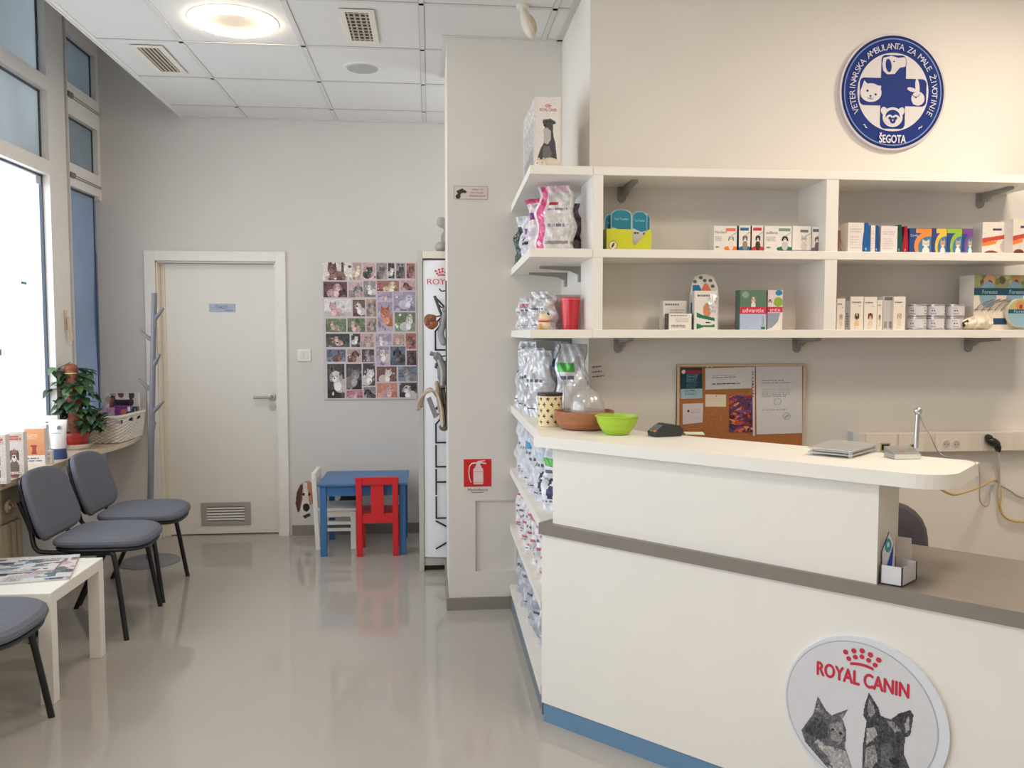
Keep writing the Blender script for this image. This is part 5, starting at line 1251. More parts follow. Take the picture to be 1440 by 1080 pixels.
pack('dog_tablet_box', 'pale grey backside of a box beside the labrador box', 'box', 1243, 1257, 417, zt3, lambda: Canvas(20, 60, (196, 188, 184)).rect(.1, .02, 1, .12, (110, 104, 100)).rect(.1, .75, .4, .95, (140, 136, 136)).rect(.6, .75, .9, .95, (140, 136, 136)), group=G4, y=YI+.01)
pack('dog_tablet_box', 'white box with a cream labrador photo', 'box', 1257.5, 1274, 417, zt3, c_mil((214, 190, 150), (190, 160, 120), 5), group=G4)
# tins
a, c = onY(1277, 460, YI+.04), onY(1301, 460, YI+.04); rt_ = (c.x-a.x)/2; ht = (onY(1290, 428, YI+.04).z-zt3)/2-.0005
tin = thing('pet_food_tin', '', 'tin', (a.x+rt_, YI+.04, zt3+.0005), group='silver pet food tins stacked in three pairs')
q = MB(); q.lathe([(0, .001), (rt_-.002, .001), (rt_, .003), (rt_, .005), (rt_-.002, .007), (rt_-.002, ht-.006), (rt_, ht-.004), (rt_, ht-.001), (rt_-.003, ht-.001), (rt_-.004, ht-.004), (0, ht-.004)], (a.x+rt_, YI+.04, zt3+.0005), 32, (206, 204, 206))
q.build('can', mat('tin_metal', (208, 206, 208), .25, metal=.7, var=.05, scale=40), tin)
q = MB(); cvt = Canvas(80, 24, (208, 206, 210)); r = random.Random(2)
for i in range(4): cvt.rect(.02+i*.25, .15, .1+i*.25, .25, (150, 150, 156)); cvt.ell(.06+i*.25, .5, .012, .1, (90, 90, 100)); cvt.ell(.1+i*.25, .5, .015, .1, (110, 96, 100)); cvt.rect(.04+i*.25, .75, .14+i*.25, .9, (180, 150, 150))
q.canvas(cvt, lambda u, v: Vector((a.x+rt_+(rt_-.001)*math.cos(2*PI*u), YI+.04+(rt_-.001)*math.sin(2*PI*u), zt3+.0005+ht-.008-(ht-.016)*v)), True); q.build('paper_label', 'satin', tin)
tl = []
for i, nm in enumerate(('beside the labrador box', 'in the middle pair', 'nearest the big collar display')):
    for j, lv in enumerate(('lower', 'upper')):
        L = lv+' silver pet food tin '+nm
        x = onY((1289, 1314.5, 1342)[i], 460, YI+.04).x; loc_ = (x, YI+.04, zt3+.0005+j*ht)
        if i == j == 0: tin['label'] = L; tin.location = loc_
        else: dup(tin, loc_, .3*i, L)
# collar display and crumpled pack
yd = YI+.03
def c_for():
    cv = Canvas(120, 84, (226, 216, 198)); r = random.Random(6)
    cv.rect(0, 0, 1, .24, (150, 156, 110)); 
    for i in range(26): cv.ell(r.random(), r.uniform(0, .2), .04, .06, r.choice([(120, 126, 84), (186, 180, 130), (96, 84, 60), (170, 160, 120)]))
    cv.ell(.20, .12, .075, .13, (206, 150, 120)); cv.ell(.21, .14, .03, .05, (120, 70, 60)); cv.ell(.56, .12, .06, .13, (190, 140, 90)); cv.ell(.56, .14, .03, .06, (110, 60, 44)); cv.ell(.9, .12, .07, .13, (200, 160, 140))
    for x in (0, .36, .72): cv.ell(x+.185, .36, .115, .24, (132, 168, 186))
    cv.rect(0, .24, 1, .37, (28, 76, 96)); cv.rect(.355, .24, .36, 1, (150, 140, 130)); cv.rect(.715, .24, .72, .6, (150, 140, 130))
    cv.rect(.27, .78, .45, .9, (26, 66, 100)); cv.rect(0, .62, .27, .64, (190, 176, 160))
    return cv.noise(4)
def e_for(f, w, h):
    for x in (-.29, .07, .43): f.text('Foresto', w*x, h*.695, w*.2, h*.07, (176, 206, 214))
pack('collar_display', 'big white and teal flea collar display box with dog photos on top', 'display', 1370, 1475, 387, zt3, c_for, y=yd, d=.1, extra=e_for)
for i in range(6):
    p0 = onY(1371+i*9.2, 436, yd-.004); p1 = onY(1386+i*9.4, 424, yd-.012); p2 = onY(1397+i*9.6, 421, yd-.005)
    q = MB(); q.tube(bez([p0, p0.lerp(p1, .6)+Vector((-.004, -.006, .006)), p1, p2], 5), .0045, 8, (150, 142, 138), flat=.5)
    tag(q.build('flea_collar', 'satin'), 'grey flea collar strap on the display front, %s in line' % ('first', 'second', 'third', 'fourth', 'fifth', 'sixth')[i], 'collar', 'grey collar straps on the display')
yc_ = yd-.03; a, c = onY(1417, 440, yc_), onY(1448, 440, yc_)
t = thing('collar_tin', 'round teal collar tin with a dog photo at the picture edge', 'tin', ((a.x+c.x)/2, yc_, zt3))
rc = (onY(1455, 440, yc_).x-a.x)/2; zc2 = onY(1436, 440, yc_).z; xc = a.x+rc; zc2 = max(zc2, zt3+rc+.001)
q = MB(); q.prism([(xc+rc*math.cos(2*PI*i/40), yc_, zc2+rc*math.sin(2*PI*i/40)) for i in range(40)], (0, .02, 0), (214, 206, 190), True)
f = Flat(q, (xc, yc_-.0006, zc2), (1, 0, 0), (0, 0, 1), (0, -1, 0)); f.ell(0, 0, rc*.97, rc*.97, (140, 178, 190)); f.up(); hp = [(rc*.95*math.cos(t_), rc*.95*math.sin(t_)) for t_ in [PI*.08+PI*.84*i/16 for i in range(17)]]; f.poly(hp, (190, 176, 110)); f.ell(-.1*rc, .5*rc, .32*rc, .34*rc, (206, 140, 90)); f.up(); f.ell(-.05*rc, .42*rc, .12*rc, .16*rc, (150, 70, 50)); f.poly([(-rc*.98, -.02*rc), (rc*.98, -.02*rc), (rc*.96, .24*rc), (-rc*.96, .24*rc)], (28, 84, 104)); f.up(); f.text('Foresto', 0, .1*rc, rc*1.1, rc*.17, (170, 206, 214)); q.build('tin_body', 'satin', t)
yq = yd-.045; a, c = onY(1357, 460, yq), onY(1396, 460, yq); h = onY(1380, 444, yq).z-zt3
q = MB(); cvq = Canvas(18, 10, (222, 210, 188)).noise(10, 2, 3)
q.canvas(cvq, lambda u, v: Vector((a.x+(c.x-a.x)*u, yq+.03-.03*math.sin(PI*v)-.006*math.sin(u*17+v*5), zt3+.001+h*(1-v)*(.55+.45*min(1, u*2.5))+.003*math.sin(u*13))), True)
q.canvas(cvq, lambda u, v: Vector((a.x+(c.x-a.x)*u, yq+.032+.004*math.sin(PI*v), zt3+.001+h*(1-v)*(.55+.45*min(1, u*2.5))+.003*math.sin(u*13))), True)
q.obox((a.x+.008, yq+.01, zt3+h*.55), (.012, 0, .006), (0, .003, 0), (-.002, 0, .004), (70, 64, 56))
tag(q.build('crumpled_pouch', 'satin'), 'crumpled cream pouch lying in front of the collar display', 'pouch')

# ------------------------------------------------------------------ bags
def bag(label, pos, w, h, d, ang, cvf, name='pet_food_bag', cat='bag', group=None, m='foil', bend=.0, seed=1, back=(196, 196, 200), lean=0.0, taper=.4):
    fr = cvf(); cw, chh = fr.w, fr.h
    cv = Canvas(2*cw, chh, back); cv.a[:, :cw] = fr.a; cv.a[:, cw:] = np.array(back)
    r = random.Random(seed); ph = [r.uniform(0, 6.28) for _ in range(6)]
    def fn(u, v):
        front = u <= .5; k = u*2 if front else 2-u*2
        s = 2*k-1; z = h*(1-v)
        dep = d*(0.02 if v < .04 else min(1, ((v-.04)/.5))**.6); wv = w*(1-taper*(1-min(1, v*2.2))*.5)
        x = s*wv/2; y = (-1 if front else 1)*dep/2*(1-abs(s)**3.2)
        cr = .005*math.sin(9*z/h+ph[0]+3*s)+.0045*math.sin(17*v+5*s+ph[1])+.003*math.sin(31*v-11*s+ph[2])
        x += .006*math.sin(14*v+ph[4])*(.3+abs(s))
        y += cr*(1 if .02 < v < .98 else .3)+(.003*math.sin(6*s+ph[3]))
        if bend: tt = max(0, .28-v)/.28; y -= bend*tt*tt; z -= abs(bend)*.45*tt*tt
        y -= lean*z
        return Vector((x, y, z))
    q = MB(); q.canvas(cv, fn, True); n = 24
    q.add([fn(i/n, 1) for i in range(n)], [tuple(range(n))], back)
    # stand flat on its base
    zmin = min(p[2] for p in q.v); q.v = [(x, y, z-zmin) for x, y, z in q.v]
    q.xf(Matrix.Translation((pos[0], pos[1], pos[2]+.0004))@Matrix.Rotation(ang, 4, 'Z'))
    return tag(q.build(name, m), label, cat, group)
SV = (204, 205, 210)
def c_silver(seed, lab=None, dogc=None, red=False, fill=SV):
    def f():
        cv = Canvas(26, 44, fill); r = random.Random(seed); cv.noise(8, 4, seed)
        for i in range(3): cv.line(r.random(), r.random(), r.random(), r.random(), .03, r.choice([(176, 176, 184), (228, 228, 232), (160, 160, 168)]))
        if lab: cv.rect(.08, .28, .6, .38, lab)
        if dogc: cv.dog(.5, .6, .12, dogc, (50, 50, 60), asp=1.5, body=dogc)
        cv.words(.15, .44, .8, .5, 1, (90, 90, 110), seed); cv.words(.15, .86, .85, .92, 1, (110, 100, 120), seed+1)
        if red: cv.rect(.0, .2, .6, .24, (206, 80, 96)); cv.rect(.1, .8, .9, .84, (214, 120, 110)); cv.rect(.1, .54, .4, .58, (190, 90, 106))
        return cv.noise(4, 1, seed+3)
    return f
A60 = -math.radians(47)
GS = 'silver pet food bags standing on the bar top'; ZBt = ZB
for i, (x, y, h, lab, dg) in enumerate(((.493, 4.25, .335, None, None), (.49, 4.12, .31, None, (120, 120, 130)), (.493, 3.99, .30, None, None), (.49, 3.86, .32, None, (90, 90, 100)), (.493, 3.73, .30, None, None))):
    bag('silver food bag on the bar top, %s from the pillar' % ('first', 'second', 'third', 'fourth', 'fifth')[i], (x, y, ZBt), .15, h, .08, A60, c_silver(11+i, lab, dg), group=GS, seed=i, bend=.02*(i % 2), lean=.05*(i % 3-1))
bag('tall silver bag with a green label behind the yellow canister', (.605, 3.525, ZBt), .14, .345, .07, -.3, c_silver(31, (84, 170, 84)), group=GS, seed=8, bend=-.03, lean=.03)
bag('tall silver bag with a teal patch pressed against the corner wall', (.632, 4.0, ZBt), .09, .35, .07, -.2, c_silver(37, (60, 130, 150)), group=GS, seed=12, bend=.03)
GA = 'bags on the top side shelf of the counter'
ZA = ZW-.004
for i, (y, h, lab, dg, bd) in enumerate(((4.22, .27, None, (70, 70, 90), .02), (4.04, .265, None, None, .02), (3.84, .27, (70, 150, 190), (60, 64, 90), .03), (3.66, .265, None, (70, 70, 90), .02), (3.48, .27, (180, 200, 214), (50, 54, 90), .02))):
    bag('pale food bag on the top side shelf, %s from the pillar' % ('first', 'second', 'third', 'fourth', 'fifth')[i], (.505, y, ZA), .18, h+.012, .10, A60, c_silver(51+i, lab, dg, fill=(208, 210, 218)), group=GA, seed=20+i, bend=bd, m='satin')
bag('white food bag with a green label and a dog at the counter corner', (.51, 3.305, ZA), .16, .284, .085, -math.radians(52), c_silver(66, (92, 178, 84), (50, 56, 96), fill=(222, 224, 230)), group=GA, seed=27, bend=.03, m='satin')
GBx = 'red and white bags on the middle side shelf'
zB = onZ(763, 846, .45).z+.008
for i, y in enumerate((4.22, 4.06, 3.90, 3.74, 3.58, 3.42, 3.29)):
    bag('white food bag with red stripes on the middle side shelf, %s from the pillar' % ('first', 'second', 'third', 'fourth', 'fifth', 'sixth', 'seventh')[i], (.498, y, zB), .16, .235+.012*(i % 3), .08, A60, c_silver(81+i, None, (60, 60, 70) if i % 2 else None, True, (220, 218, 222)), group=GBx, seed=40+i, m='satin')
GCx = 'grey bags on the bottom side shelf'
for i, (y, w, h, ln) in enumerate(((4.23, .17, .27, 0), (4.0, .19, .285, .0), (3.74, .19, .27, .12), (3.50, .2, .26, .18), (3.3, .17, .25, .1))):
    bag('silver grey food bag on the bottom side shelf, %s from the pillar' % ('first', 'second', 'third', 'fourth', 'fifth')[i], (.51+ln*.1, y, .128), w, h, .11, A60, c_silver(95+i, (150, 154, 166) if i % 2 else (176, 182, 192), None, fill=(188, 192, 202)), group=GCx, seed=60+i, m='satin', lean=ln)

# corner compartment, top of the shelf: tall carton and sleeping cat figurine
yb_ = 3.50; a, c, tt = onY(752, 230, yb_), onY(788, 230, yb_), onY(770, 136, yb_); w, h = c.x-a.x, tt.z-zt1
def c_sch():
    cv = Canvas(72, 200, (232, 226, 220)); B1, B2, B3 = (72, 70, 72), (110, 108, 108), (188, 184, 180)
    cv.poly([(.12, .97), (.1, .8), (.22, .68), (.35, .6), (.36, .45), (.4, .38), (.3, .34), (.32, .3), (.5, .29), (.62, .285), (.8, .32), (.82, .345), (.7, .36), (.72, .5), (.8, .6), (.86, .8), (.95, .9), (.9, .97)], B1)
    cv.poly([(.33, .42), (.48, .40), (.62, .44), (.62, .56), (.5, .62), (.36, .60)], B3); cv.poly([(.34, .64), (.56, .64), (.66, .72), (.6, .9), (.4, .9), (.3, .75)], B2); cv.ell(.38, .37, .05, .018, (30, 30, 30)); cv.ell(.46, .325, .03, .012, (30, 30, 30)); cv.ell(.6, .325, .03, .012, (30, 30, 30))
    return cv.noise(9, 1, 3)
q = MB(); dp_ = .42; q.box(a.x, c.x, yb_, yb_+dp_, zt1+.0003, tt.z, (226, 220, 214)); q.sheet(c_sch(), (a.x, yb_-.0006, tt.z), (w, 0, 0), (0, 0, -h))
cs = Canvas(60, 100, (206, 200, 198)); cs.rect(.1, .3, .9, 1, (150, 146, 148)); cs.poly([(.1, .3), (.9, .25), (.9, .6), (.1, .7)], (186, 180, 180)); cs.noise(12, 3, 5); q.sheet(cs, (a.x-.0006, yb_+dp_, tt.z), (0, -dp_, 0), (0, 0, -h)); q.face([(a.x, yb_, tt.z+.0005), (c.x, yb_, tt.z+.0005), (c.x, yb_+dp_, tt.z+.0005), (a.x, yb_+dp_, tt.z+.0005)], (130, 100, 84))
f = Flat(q, ((a.x+c.x)/2, yb_-.0012, tt.z-h*.17), (1, 0, 0), (0, 0, 1), (0, -1, 0)); f.text('ROYAL CANIN', .002, 0, w*.66, h*.04, (190, 50, 66)); crown(f, .002, h*.045, w*.24, (190, 50, 66))
tag(q.build('pet_food_carton', 'satin'), 'tall white pet food carton with a schnauzer on top of the shelf unit', 'box')
fp = onY(769, 230, 3.44); t = thing('cat_figurine', 'small white sleeping cat figurine in front of the tall carton', 'figurine', (fp.x, 3.44, zt1)); CW = (228, 216, 196)
q = MB(); q.blob((fp.x+.012, 3.44, zt1+.026), .042, .035, .027, CW); q.blob((fp.x-.026, 3.425, zt1+.022), .024, .022, .02, CW); q.blob((fp.x+.03, 3.415, zt1+.01), .025, .012, .0095, CW); q.build('body', 'satin', t)
q = MB(); 
for dx in (-.036, -.016): q.blob((fp.x+dx, 3.422, zt1+.042), .006, .004, .008, (206, 186, 160), 8, 6)
q.build('ear', 'satin', t)
q = MB(); q.blob((fp.x-.044, 3.41, zt1+.024), .003, .002, .0025, (60, 44, 40), 8, 6); q.blob((fp.x-.024, 3.404, zt1+.026), .003, .002, .0016, (60, 44, 40), 8, 6); q.build('face', 'satin', t)

# middle corner compartment
GM = 'bags in the upper corner compartment'
def c_pink():
    cv = Canvas(40, 64, (212, 208, 206)); cv.rect(0, 0, .28, 1, (214, 92, 140)); cv.rect(0, 0, .08, 1, (232, 224, 228)); cv.poly([(.2, 0), (1, 0), (1, .1), (.3, .14)], (222, 190, 200)); cv.rect(.36, .26, .6, .31, (176, 50, 60)); cv.words(.34, .36, .9, .41, 1, (150, 130, 160), 2); cv.words(.34, .6, .9, .66, 1, (140, 120, 150), 4); cv.rect(.3, .84, 1, .89, (150, 142, 140)); cv.rect(.9, 0, .96, 1, (232, 228, 222)); return cv.noise(8, 2, 6)
bag('large pink and white pet food bag at the front of the corner compartment', (.525, 3.50, zt2), .17, .285, .09, -.35, c_pink, group=GM, m='gloss', seed=71, bend=.02, back=(200, 160, 176), lean=-.06)
bag('pink-topped bag leaning behind the large pink one', (.50, 3.68, zt2), .17, .27, .08, -.7, lambda: Canvas(26, 44, (216, 206, 210)).rect(0, 0, 1, .12, (206, 84, 124)).rect(.1, .3, .5, .4, (130, 70, 140)).noise(12, 2, 3), group=GM, m='gloss', seed=72, bend=.05)
bag('white bag with a blue dog picture at the open end of the compartment', (.50, 4.02, zt2), .17, .20, .08, A60, lambda: Canvas(26, 44, (206, 210, 222)).dog(.45, .4, .18, (60, 70, 110), (44, 52, 90), asp=1.6, body=(70, 80, 120)).noise(12, 2, 3), group=GM, m='gloss', seed=73)
bag('white bag with a purple band behind the pink bag', (.49, 3.84, zt2), .16, .2, .08, A60, lambda: Canvas(26, 44, (206, 204, 218)).rect(0, .3, 1, .42, (120, 60, 150)).rect(.1, .6, .5, .66, (70, 40, 60)).noise(12, 2, 3), group=GM, m='gloss', seed=74)
bag('dark green bag at the back of the compartment by the pillar', (.50, 4.20, zt2), .17, .25, .09, A60+.15, lambda: Canvas(26, 44, (60, 78, 70)).rect(0, 0, 1, .2, (196, 200, 204)).noise(12, 2, 3), group=GM, m='gloss', seed=75)
bag('grey and mauve bag in the inner corner behind the pink bag', (.62, 3.72, zt2), .12, .24, .08, -.1, lambda: Canvas(26, 44, (136, 126, 128)).rect(0, .1, 1, .3, (150, 120, 136)).rect(0, .6, 1, .7, (80, 72, 74)).noise(14, 2, 3), group=GM, m='gloss', seed=76, back=(110, 100, 104))
# lower corner compartment
GL = 'things in the lower corner compartment'
a, c, tt = onY(791, 440, 3.5), onY(818, 440, 3.5), onY(800, 418, 3.5)
q = MB(); hz = tt.z-zt3; w = c.x-a.x
n = 20; prf = [(0, 0), (.40*w, 0), (.41*w, .004), (.5*w, hz-.004), (.49*w, hz), (0, hz-.004)]; q.lathe(prf, ((a.x+c.x)/2, 3.5+w/2, zt3+.0004), 32, (210, 50, 58)); q.lathe([(.495*w, hz*.93), (.5*w, hz*.95), (.497*w, hz*.965)], ((a.x+c.x)/2, 3.5+w/2, zt3), 32, (232, 120, 120))
tag(q.build('plastic_cup', 'gloss'), 'red plastic cup in the lower corner compartment', 'cup')
a, c, tt = onY(765, 440, 3.6), onY(824, 440, 3.6), onY(800, 414, 3.62)
q = MB(); q.box(a.x, .675, 3.66, 3.78, zt3+.0004, tt.z-.0, (214, 204, 206)); q.box(a.x+.02, a.x+.09, 3.6588, 3.66, zt3+.03, tt.z-.03, (200, 176, 178))
tag(q.build('storage_box', 'gloss'), 'pale pink translucent box behind the red cup', 'box')
fp = onY(765, 463, 3.44); hz = onY(765, 441, 3.44).z-zt3
t = thing('lucky_cat_figurine', 'small cream cat figurine with a red collar beside the red cup', 'figurine', (fp.x, 3.44, zt3)); CW = (232, 212, 176); k = hz
q = MB(); q.blob((fp.x, 3.44, zt3+k*.32), k*.42, k*.36, k*.34, CW); q.blob((fp.x, 3.43, zt3+k*.74), k*.36, k*.3, k*.26, CW); q.blob((fp.x-k*.3, 3.42, zt3+k*.2), k*.12, k*.14, k*.18, (214, 160, 100)); q.build('body', 'satin', t)
q = MB(); q.tube([(fp.x+k*.34*math.cos(a_), 3.437+k*.3*math.sin(a_), zt3+k*.53) for a_ in [2*PI*i/20 for i in range(21)]], k*.05, 8, (206, 46, 50), caps=False); q.build('collar', 'satin', t)
for dx in (-.22, .22): MB().lathe([(k*.12, 0), (k*.06, k*.12), (0, k*.2)], (fp.x+dx*k, 3.43, zt3+k*.9), 10, (60, 50, 46) if dx > 0 else CW).build('ear', 'satin', t)
bag('small silver bag behind the cream cat figurine', (.49, 3.60, zt3), .13, .165, .06, -.5, c_silver(121), group=GL, seed=81); bag('small silver bag at the open end, third behind the cat figurine', (.475, 4.07, zt3), .14, .16, .06, A60, c_silver(122), group=GL, seed=82); bag('small silver bag in the middle of the lower corner compartment', (.475, 3.90, zt3), .14, .17, .06, A60+.2, c_silver(123, (170, 120, 140)), group=GL, seed=83, bend=-.03)

# ------------------------------------------------------------------ things on the bar
cb = onZ(776, 600, ZB); cy_ = cb.y; a, c = onY(758, 590, cy_), onY(793, 590, cy_); rc = (c.x-a.x)/2; hz = onY(775, 553, cy_).z-ZB
xc, yc = (a.x+c.x)/2, cy_+rc*.85
t = thing('patterned_canister', 'cream canister with small dark bird pattern and a black lid', 'canister', (xc, yc, ZB))
q = MB(); cvc = Canvas(132, 60, (232, 214, 166)); 
for j in range(5):
    for i in range(10):
        x, y = (i+.5*(j % 2))/10, .1+j*.19
        for s_ in (0,): cvc.line(x-.02, y, x+.024, y-.012, .03, (70, 62, 44)); cvc.line(x, y-.07, x+.008, y+.07, .012, (70, 62, 44)); cvc.ell(x-.008, y, .012, .03, (44, 40, 30))
q.canvas(cvc, lambda u, v: Vector((xc+rc*math.cos(2*PI*u), yc+rc*math.sin(2*PI*u), ZB+.001+(hz-.012)*(1-v))), True); q.lathe([(0, .001), (rc, .001)], (xc, yc, ZB), 40, (220, 204, 160)); q.build('body', 'satin', t)
MB().lathe([(rc*.99, hz-.013), (rc*1.03, hz-.011), (rc*1.03, hz-.002), (rc*1.0, hz), (0, hz)], (xc, yc, ZB), 40, (48, 40, 38)).build('lid', 'satin', t)
wb = onZ(822, 607, ZB); yw = wb.y+.10; a, c = onY(780, 580, yw), onY(863, 580, yw); R1_ = (c.x-a.x)/2; xw = (a.x+c.x)/2; hz = onY(820, 578, yw).z-ZB
q = MB(); q.lathe([(0, .001), (R1_*.7, .001), (R1_*.82, .008), (R1_*.93, hz*.4), (R1_*.99, hz*.8), (R1_, hz), (R1_*.985, hz+.003), (R1_*.94, hz), (R1_*.86, hz*.5), (R1_*.6, hz*.3), (0, hz*.28)], (xw, yw, ZB), 56, (182, 116, 72))
tag(q.build('wooden_bowl', 'wood'), 'round brown wooden bowl on the bar holding clear domes', 'bowl')
def dome(px0, px1, pyt, y, label, zb):
    a, c = onY(px0, 560, y), onY(px1, 560, y); r = (c.x-a.x)/2; x = (a.x+c.x)/2; h = onY(px0, pyt, y).z-zb
    q = MB(); q.lathe([(r*.96, 0), (r, .004), (r, h*.35)]+[(r*math.cos(t_), h*.35+h*.63*math.sin(t_)) for t_ in [PI/2*i/12 for i in range(1, 12)]]+[(r*.14, h*.985), (r*.16, h), (0, h+.004)], (x, y, zb), 40)
    tag(q.build('clear_dome', 'cloudy'), label, 'dome', 'clear plastic domes in the wooden bowl')
dome(802, 850, 545, yw, 'rounded clear plastic dome in the wooden bowl', ZB+.034)
a, c, tt = onY(794, 560, yw+.06), onY(824, 560, yw+.06), onY(800, 543, yw+.06)
q = MB(); q.box(a.x, c.x, yw+.082, yw+.086, ZB+.06, tt.z); q.box(a.x, a.x+.003, yw+.078, yw+.082, ZB+.06, tt.z); q.box(c.x-.003, c.x, yw+.078, yw+.082, ZB+.06, tt.z)
tag(q.build('clear_box', 'cloudy'), 'square clear plastic box behind the dome in the wooden bowl', 'box')
gb_ = onZ(867, 613, ZB); yg_ = gb_.y+.05; a, c = onY(837, 590, yg_), onY(898, 590, yg_); R1_ = (c.x-a.x)/2; xg = (a.x+c.x)/2; hz = onY(867, 584, yg_).z-ZB
M['lime'] = mat('lime_plastic', (164, 200, 52), .3, var=.02, scale=10)
q = MB(); q.lathe([(0, .001), (R1_*.5, .001), (R1_*.55, .004), (R1_*.72, hz*.28), (R1_*.88, hz*.62), (R1_*.95, hz*.92), (R1_, hz*.95), (R1_, hz), (R1_*.92, hz), (R1_*.84, hz*.62), (R1_*.66, hz*.25), (R1_*.45, hz*.08), (0, hz*.08)], (xg, yg_, ZB), 56, (176, 214, 40))
tag(q.build('lime_bowl', 'lime'), 'lime green plastic bowl on the bar', 'bowl')
# card terminal
tp = onZ(938, 614, ZB); ang = .25
t = thing('card_terminal', 'dark grey card payment terminal lying on the bar', 'card terminal', (tp.x, tp.y+.02, ZB), ang); local(t); t.scale = (.56, .85, .95)
q = MB(); q.prism([(-.10, -.035, .001), (.085, -.035, .001), (.10, -.035, .012), (.10, -.035, .03), (.075, -.035, .042), (-.02, -.035, .05), (-.04, -.035, .045), (-.105, -.035, .018)], (0, .07, 0), (46, 50, 52)); tb_ = q.build('terminal_body', 'satin', t, bevel=.006)
q = MB(); q.obox((.02, 0, .0485), (.035, 0, -.003), (0, .024, 0), (0, 0, .0012), (150, 156, 152)); q.build('screen', 'gloss', tb_)
q = MB()
for i in range(3):
    for j in range(3): q.obox((-.052-.014*i, -.018+.018*j, .042-.0062*i), (.005, 0, .0022), (0, .006, 0), (0, 0, .0014), (120, 122, 122))
q.obox((-.096, -.018, .0232), (.005, 0, .002), (0, .01, 0), (0, 0, .0014), (214, 110, 60)); q.obox((-.096, .012, .0232), (.005, 0, .002), (0, .01, 0), (0, 0, .0014), (90, 160, 90)); q.build('keypad', 'satin', tb_)
p = onZ(972, 610, ZB); q = MB(); q.prism([(p.x-.03, p.y-.03, ZB+.0005), (p.x+.035, p.y-.05, ZB+.0005), (p.x+.05, p.y+.02, ZB+.0005), (p.x-.02, p.y+.03, ZB+.0005)], (0, 0, .004), (206, 226, 196))
tag(q.build('note_pad', 'paper'), 'pale green note pad behind the card terminal', 'note pad')
# acrylic leaflet tray lying flat
c4 = [onZ(*p, ZB) for p in ((1135, 640), (1197, 646), (1236, 635), (1172, 628))]
t = thing('leaflet_tray', 'flat clear plastic tray with pale leaflets on the bar', 'tray', ((c4[0].x+c4[2].x)/2, (c4[0].y+c4[2].y)/2, ZB))
q = MB(); q.prism([p+Vector((0, 0, .008)) for p in c4], (0, 0, .004)); q.prism([p+Vector((0, 0, .022)) for p in c4], (0, 0, .003))
for p in c4: q.tube([p+(c4[0]+c4[2]-p*2)*.06+Vector((0, 0, .0005)), p+(c4[0]+c4[2]-p*2)*.06+Vector((0, 0, .024))], .006, 8)
q.build('clear_plates', 'cloudy', t)
q = MB(); mid = (c4[0]+c4[2])/2; q.prism([mid+(p-mid)*.85+Vector((0, 0, .014)) for p in c4], (0, 0, .003), (206, 208, 212)); q.prism([mid+Vector((.02, .02, .018))+(p-mid)*.45 for p in c4], (0, 0, .001), (150, 186, 206)); q.prism([mid+Vector((-.03, -.03, .0185))+(p-mid)*.3 for p in c4], (0, 0, .001), (228, 226, 226)); q.build('leaflets', 'paper', t)
# pen stand
a, c = onZ(1256, 646, ZB), onZ(1297, 646.5, ZB); ym = (a.y+c.y)/2; w = c.x-a.x
t = thing('pen_stand', 'silver desk pen standing in a grey base with a chain', 'pen stand', ((a.x+c.x)/2, ym+.03, ZB)); SG = (166, 164, 162)
q = MB(); q.box(a.x, c.x, ym, ym+.06, ZB+.0005, ZB+.016, SG); q.prism([(a.x, ym, ZB+.016), (a.x, ym+.06, ZB+.016), (a.x, ym+.06, ZB+.034)], (w, 0, 0), (140, 138, 138)); q.sheet(Canvas(10, 2, (214, 212, 208)), (a.x, ym-.0005, ZB+.0155), (w, 0, 0), (0, 0, -.014)); q.box(a.x+w*.3, a.x+w*.5, ym+.018, ym+.03, ZB+.02, ZB+.024, (200, 120, 100)); q.build('base', 'satin', t, bevel=.002)
p0 = onY(1288, 630, ym+.035); p1 = onY(1291, 578, ym+.035)
q = MB(); q.tube([p0, p1], .0068, 14, (196, 194, 190)); q.blob(p1, .012, .012, .012, (200, 198, 194)); q.build('pen', 'steel', t)
e1, e2, e3, e4 = onY(1308, 612, ym+.04), onZ(1338, 636, ZB+.004), onY(1343, 660, sn(1.4, .26).y), onY(1346, 690, sn(1.4, .26).y)
e2 = sn(1.39, .27, ZB+.006); e3 = sn(1.405, .27, ZB-.03)
q = MB(); q.tube(bez([p1, onY(1300, 600, ym+.03), e1, onZ(1325, 640, ZB+.004), e2, e3, e3+Vector((.004, 0, -.075)), e3+Vector((.03, 0, -.09)), e3+Vector((.035, .0, -.03))], 7), .0018, 6, (180, 174, 164)); q.build('chain', 'steel', t)
# card holder on the worktop
hp = onZ(1237, 822, ZW)
c4 = [onZ(*p, ZW) for p in ((1238, 821), (1268, 826), (1288, 816), (1258, 809))]
t = thing('card_holder', 'small white open card holder box with leaflets on the grey worktop', 'card holder', ((c4[0].x+c4[2].x)/2, (c4[0].y+c4[2].y)/2, ZW))
q = MB(); hh = .055
for i in range(4):
    p, p2_ = c4[i], c4[(i+1) % 4]
    m_ = (c4[0]+c4[2])/2; inn = lambda k: k+(m_-k)*.04
    q.prism([p+Vector((0, 0, .0005)), p2_+Vector((0, 0, .0005)), p2_+Vector((0, 0, hh)), p+Vector((0, 0, hh))], (inn(p)-p)*1.0, (226, 226, 230))
    q.tube([p+Vector((0, 0, .002)), p+Vector((0, 0, hh))], .0022, 6, (34, 34, 40)); q.tube([p+Vector((0, 0, .002)), p2_+Vector((0, 0, .002))], .002, 6, (34, 34, 40))
q.prism([p+Vector((0, 0, .0005)) for p in c4], (0, 0, .003), (210, 210, 214)); q.build('holder_box', 'satin', t)
